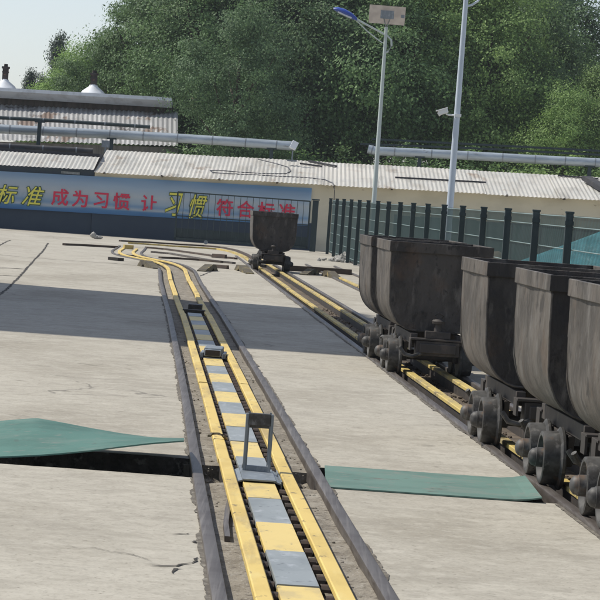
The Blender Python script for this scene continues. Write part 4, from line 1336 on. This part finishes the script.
def trunk_mesh(seed, h, r, top, limbs):
    rn = random.Random(seed)
    bm = bmesh.new()
    pts = [Vector((rn.uniform(-.08, .08) * k, rn.uniform(-.08, .08) * k, h * k / 5)) for k in range(6)]
    tube(bm, pts, r, 10, r * .25)
    for (z, dx, dy, dz) in limbs:
        k = min(4, int(z / h * 5)); p0 = pts[k].lerp(pts[k + 1], z / h * 5 - k)
        q = p0 + Vector((dx, dy, dz)); mdl = p0.lerp(q, .5) + Vector((dx * .12, dy * .12, -dz * .05))
        tube(bm, [p0, mdl, q], r * .38, 7, r * .08)
    me = bpy.data.meshes.new('trunk'); bm.to_mesh(me); bm.free()
    me.polygons.foreach_set('use_smooth', [True] * len(me.polygons))
    return me
def broad(seed, h=11, rad=3.1, leaf=.115, ncl=430, per=120, low=1.4):
    rn = random.Random(seed)
    bl = [(0, 0, h * .60, rad * .8, rad * .8, h * .34)]
    for k in range(7):
        a = k / 7 * 2 * PI + rn.uniform(-.3, .3); z = rn.uniform(.25, .72) * h
        rr = rad * rn.uniform(.38, .55)
        bl.append((math.cos(a) * rad * .62, math.sin(a) * rad * .62, z, rr, rr, rr * 1.1))
    for k in range(3): bl.append((rn.uniform(-1, 1) * rad * .3, rn.uniform(-1, 1) * rad * .3, h * rn.uniform(.82, .92), rad * .33, rad * .33, rad * .42))
    cr_ = crown_mesh(seed, bl, ncl, per, leaf, .34, low)
    limbs = [(h * rn.uniform(.25, .6), math.cos(a) * rad * .6, math.sin(a) * rad * .6, h * rn.uniform(.12, .25)) for a in (0, 1.1, 2.2, 3.2, 4.1, 5.3)]
    return cr_, trunk_mesh(seed, h * .85, .19, 0, limbs)
KIN = {'a': broad(1), 'b': broad(2, 12, 3.3), 'c': broad(3, 10, 2.9)}
def colored(kind, mt):
    key = (kind, mt)
    if key not in KIN:
        c_, t_ = KIN[kind]
        c2_ = c_.copy(); c2_.materials.append(M[mt]); KIN[key] = c2_
    return KIN[key]
for k in ('a', 'b', 'c'): KIN[k][1].materials.append(M['bark'])
def tree(name, kind, mt, x, Y, s, rz, label, group=None, zs=1.0):
    X = at(x, 190, Y).x
    t = thing(name, label, 'tree', (X, Y, ZS), rz, group)
    t.scale = (s, s, s * zs)
    link('crown', colored(kind, mt), None, t)
    link('trunk', KIN[kind][1], None, t)
    return t
GT = 'big leafy trees beyond the shed'
TR = [
 ('b', 'leaf_dark', 232, 95.5, .70, 2.9, 'dark tree leaning over the left pipe beyond the shed ridge'),
 ('a', 'leaf_mid', 148, 107, .93, 0.3, 'broad mid green tree nearest the open sky at upper left'),
 ('b', 'leaf_mid', 188, 104, .92, 1.2, 'mid green tree rising over the right end of the workshop roof'),
 ('c', 'leaf_dark', 240, 106, 1.15, 2.2, 'dark tree above the left foil clad pipe'),
 ('a', 'leaf_dark', 290, 103, 1.05, 3.0, 'dark tree above the loop of cable on the roof'),
 ('b', 'leaf_dark', 338, 105, .98, 4.1, 'dark green tree behind the blue lamp head'),
 ('c', 'leaf_mid', 385, 102, 1.05, 5.2, 'leafy tree directly behind the solar panel'),
 ('a', 'leaf_light', 430, 104, 1.05, .9, 'yellow green tree between the two masts'),
 ('b', 'leaf_light', 482, 103, .92, 2.6, 'yellow green tree just right of the thick mast'),
 ('c', 'leaf_mid', 516, 106, .98, 3.7, 'rounded green tree above the right foil clad pipe'),
 ('a', 'leaf_light', 600, 101, .66, 4.9, 'lower bright tree at the right edge'),
 ('c', 'leaf_light', 562, 100, .62, 1.9, 'small bright tree in front of the taller ones at right'),
]
for kd, mt, x, Y, s, rz, lb in TR: tree('broadleaf_tree', kd, mt, x, Y, s, rz, lb, GT)
BK = [('c', 'leaf_dark', 135, 121, 1.02, 4.4, 'dark back row tree reaching furthest left against the sky'), ('b', 'leaf_dark', 165, 119, .98, .5, 'back row tree filling the gap left of the dark trees'), ('a', 'leaf_dark', 215, 120, 1.15, 1.5, 'tall back row tree behind the left dark tree'), ('c', 'leaf_dark', 268, 118, 1.2, 2.5, 'tall back row tree between the two dark trees'),
      ('b', 'leaf_dark', 318, 119, 1.1, 3.5, 'back row tree right of the floodlight'), ('a', 'leaf_dark', 366, 117, 1.15, 4.5, 'back row tree to the left of the solar panel'), ('c', 'leaf_dark', 410, 118, 1.2, 5.5, 'back row tree to the right of the solar panel'),
      ('b', 'leaf_dark', 458, 118, 1.1, .2, 'back row tree right behind the thick mast'), ('a', 'leaf_dark', 496, 120, 1.15, 1.7, 'tall dark back row tree near the top right'), ('c', 'leaf_dark', 535, 119, 1.22, 2.9, 'tallest dark back row tree at top right'), ('b', 'leaf_dark', 622, 118, .55, 3.9, 'dark back row tree at the right edge behind the lower bright tree')]
for kd, mt, x, Y, s, rz, lb in BK: tree('broadleaf_tree', kd, mt, x, Y, s, rz, lb, 'back row of dark trees')
# poplar and small trees at far left
pop = crown_mesh(21, [(0, 0, 5.5, .75, .75, 3.2), (.25, 0, 3.6, 1.0, 1.0, 2.0), (0, 0, 7.8, .42, .42, 1.2)], 230, 150, .12, .24, 1.0)
pop.materials.append(M['leaf_blue'])
popt = trunk_mesh(21, 7.5, .13, 0, [(3, .4, .1, 1.4), (4, -.4, .1, 1.2), (2.2, .5, -.3, 1.6)]); popt.materials.append(M['bark'])
for x, Y, s, lb in ((50, 140, 1.0, 'slender grey green poplar standing against the sky'), (23.5, 141, .79, 'short poplar right of the far left chimney'), (34.5, 142, .77, 'small poplar between the short one and the slender one'), (60, 141, .80, 'squat poplar on the right flank of the slender poplar')):
    t = thing('poplar_tree', lb, 'tree', (at(x, 190, Y).x, Y, ZS), x, 'poplars at the far left')
    t.scale = (s * .72, s * .72, s)
    link('crown', pop, None, t); link('trunk', popt, None, t)
tree('broadleaf_tree', 'a', 'leaf_light', 72, 112, .66, 1.0, 'small bright green tree beside the skirted chimney', GT)
tree('broadleaf_tree', 'c', 'leaf_light', 50, 113, .52, 2.0, 'lowest bright bushy tree beneath the slender poplar', GT)
tree('broadleaf_tree', 'b', 'leaf_mid', 100, 110, .66, 3.0, 'half hidden green tree right of the skirted chimney', GT)
# bushes behind the shed at right
bush = crown_mesh(31, [(0, 0, 1.4, 1.6, 1.2, 1.6), (1.3, 0, 1.2, 1.2, 1, 1.3), (-1.3, .2, 1.2, 1.2, 1, 1.4)], 80, 130, .11, .28, .2)
for mt in ('leaf_light', 'leaf_mid'):
    b_ = bush.copy(); b_.materials.append(M[mt]); KIN[mt] = b_
for x, Y, s, mt, lb in ((520, 95, 1.15, 'leaf_light', 'bright bush poking over the roof under the right pipe'), (565, 96, 1.2, 'leaf_light', 'bright bush beside the dark beam on the roof'), (610, 95, 1.1, 'leaf_mid', 'green bush at the right end behind the roof'), (340, 96, 1.1, 'leaf_mid', 'green bush behind the ridge between pipe ends'), (410, 97, 1.2, 'leaf_mid', 'green bush behind the ridge right of the lamp'), (465, 97, 1.2, 'leaf_mid', 'green bush behind the ridge beside the thick mast'), (230, 97, 1.25, 'leaf_mid', 'green bush behind the ridge under the left pipe'), (290, 97, 1.2, 'leaf_mid', 'green bush behind the floodlight')):
    t = thing('bush', lb, 'bush', (at(x, 190, Y).x, Y, ZS), x, 'bushes behind the shed')
    t.scale = (s, s, s)
    link('foliage', KIN[mt], None, t)
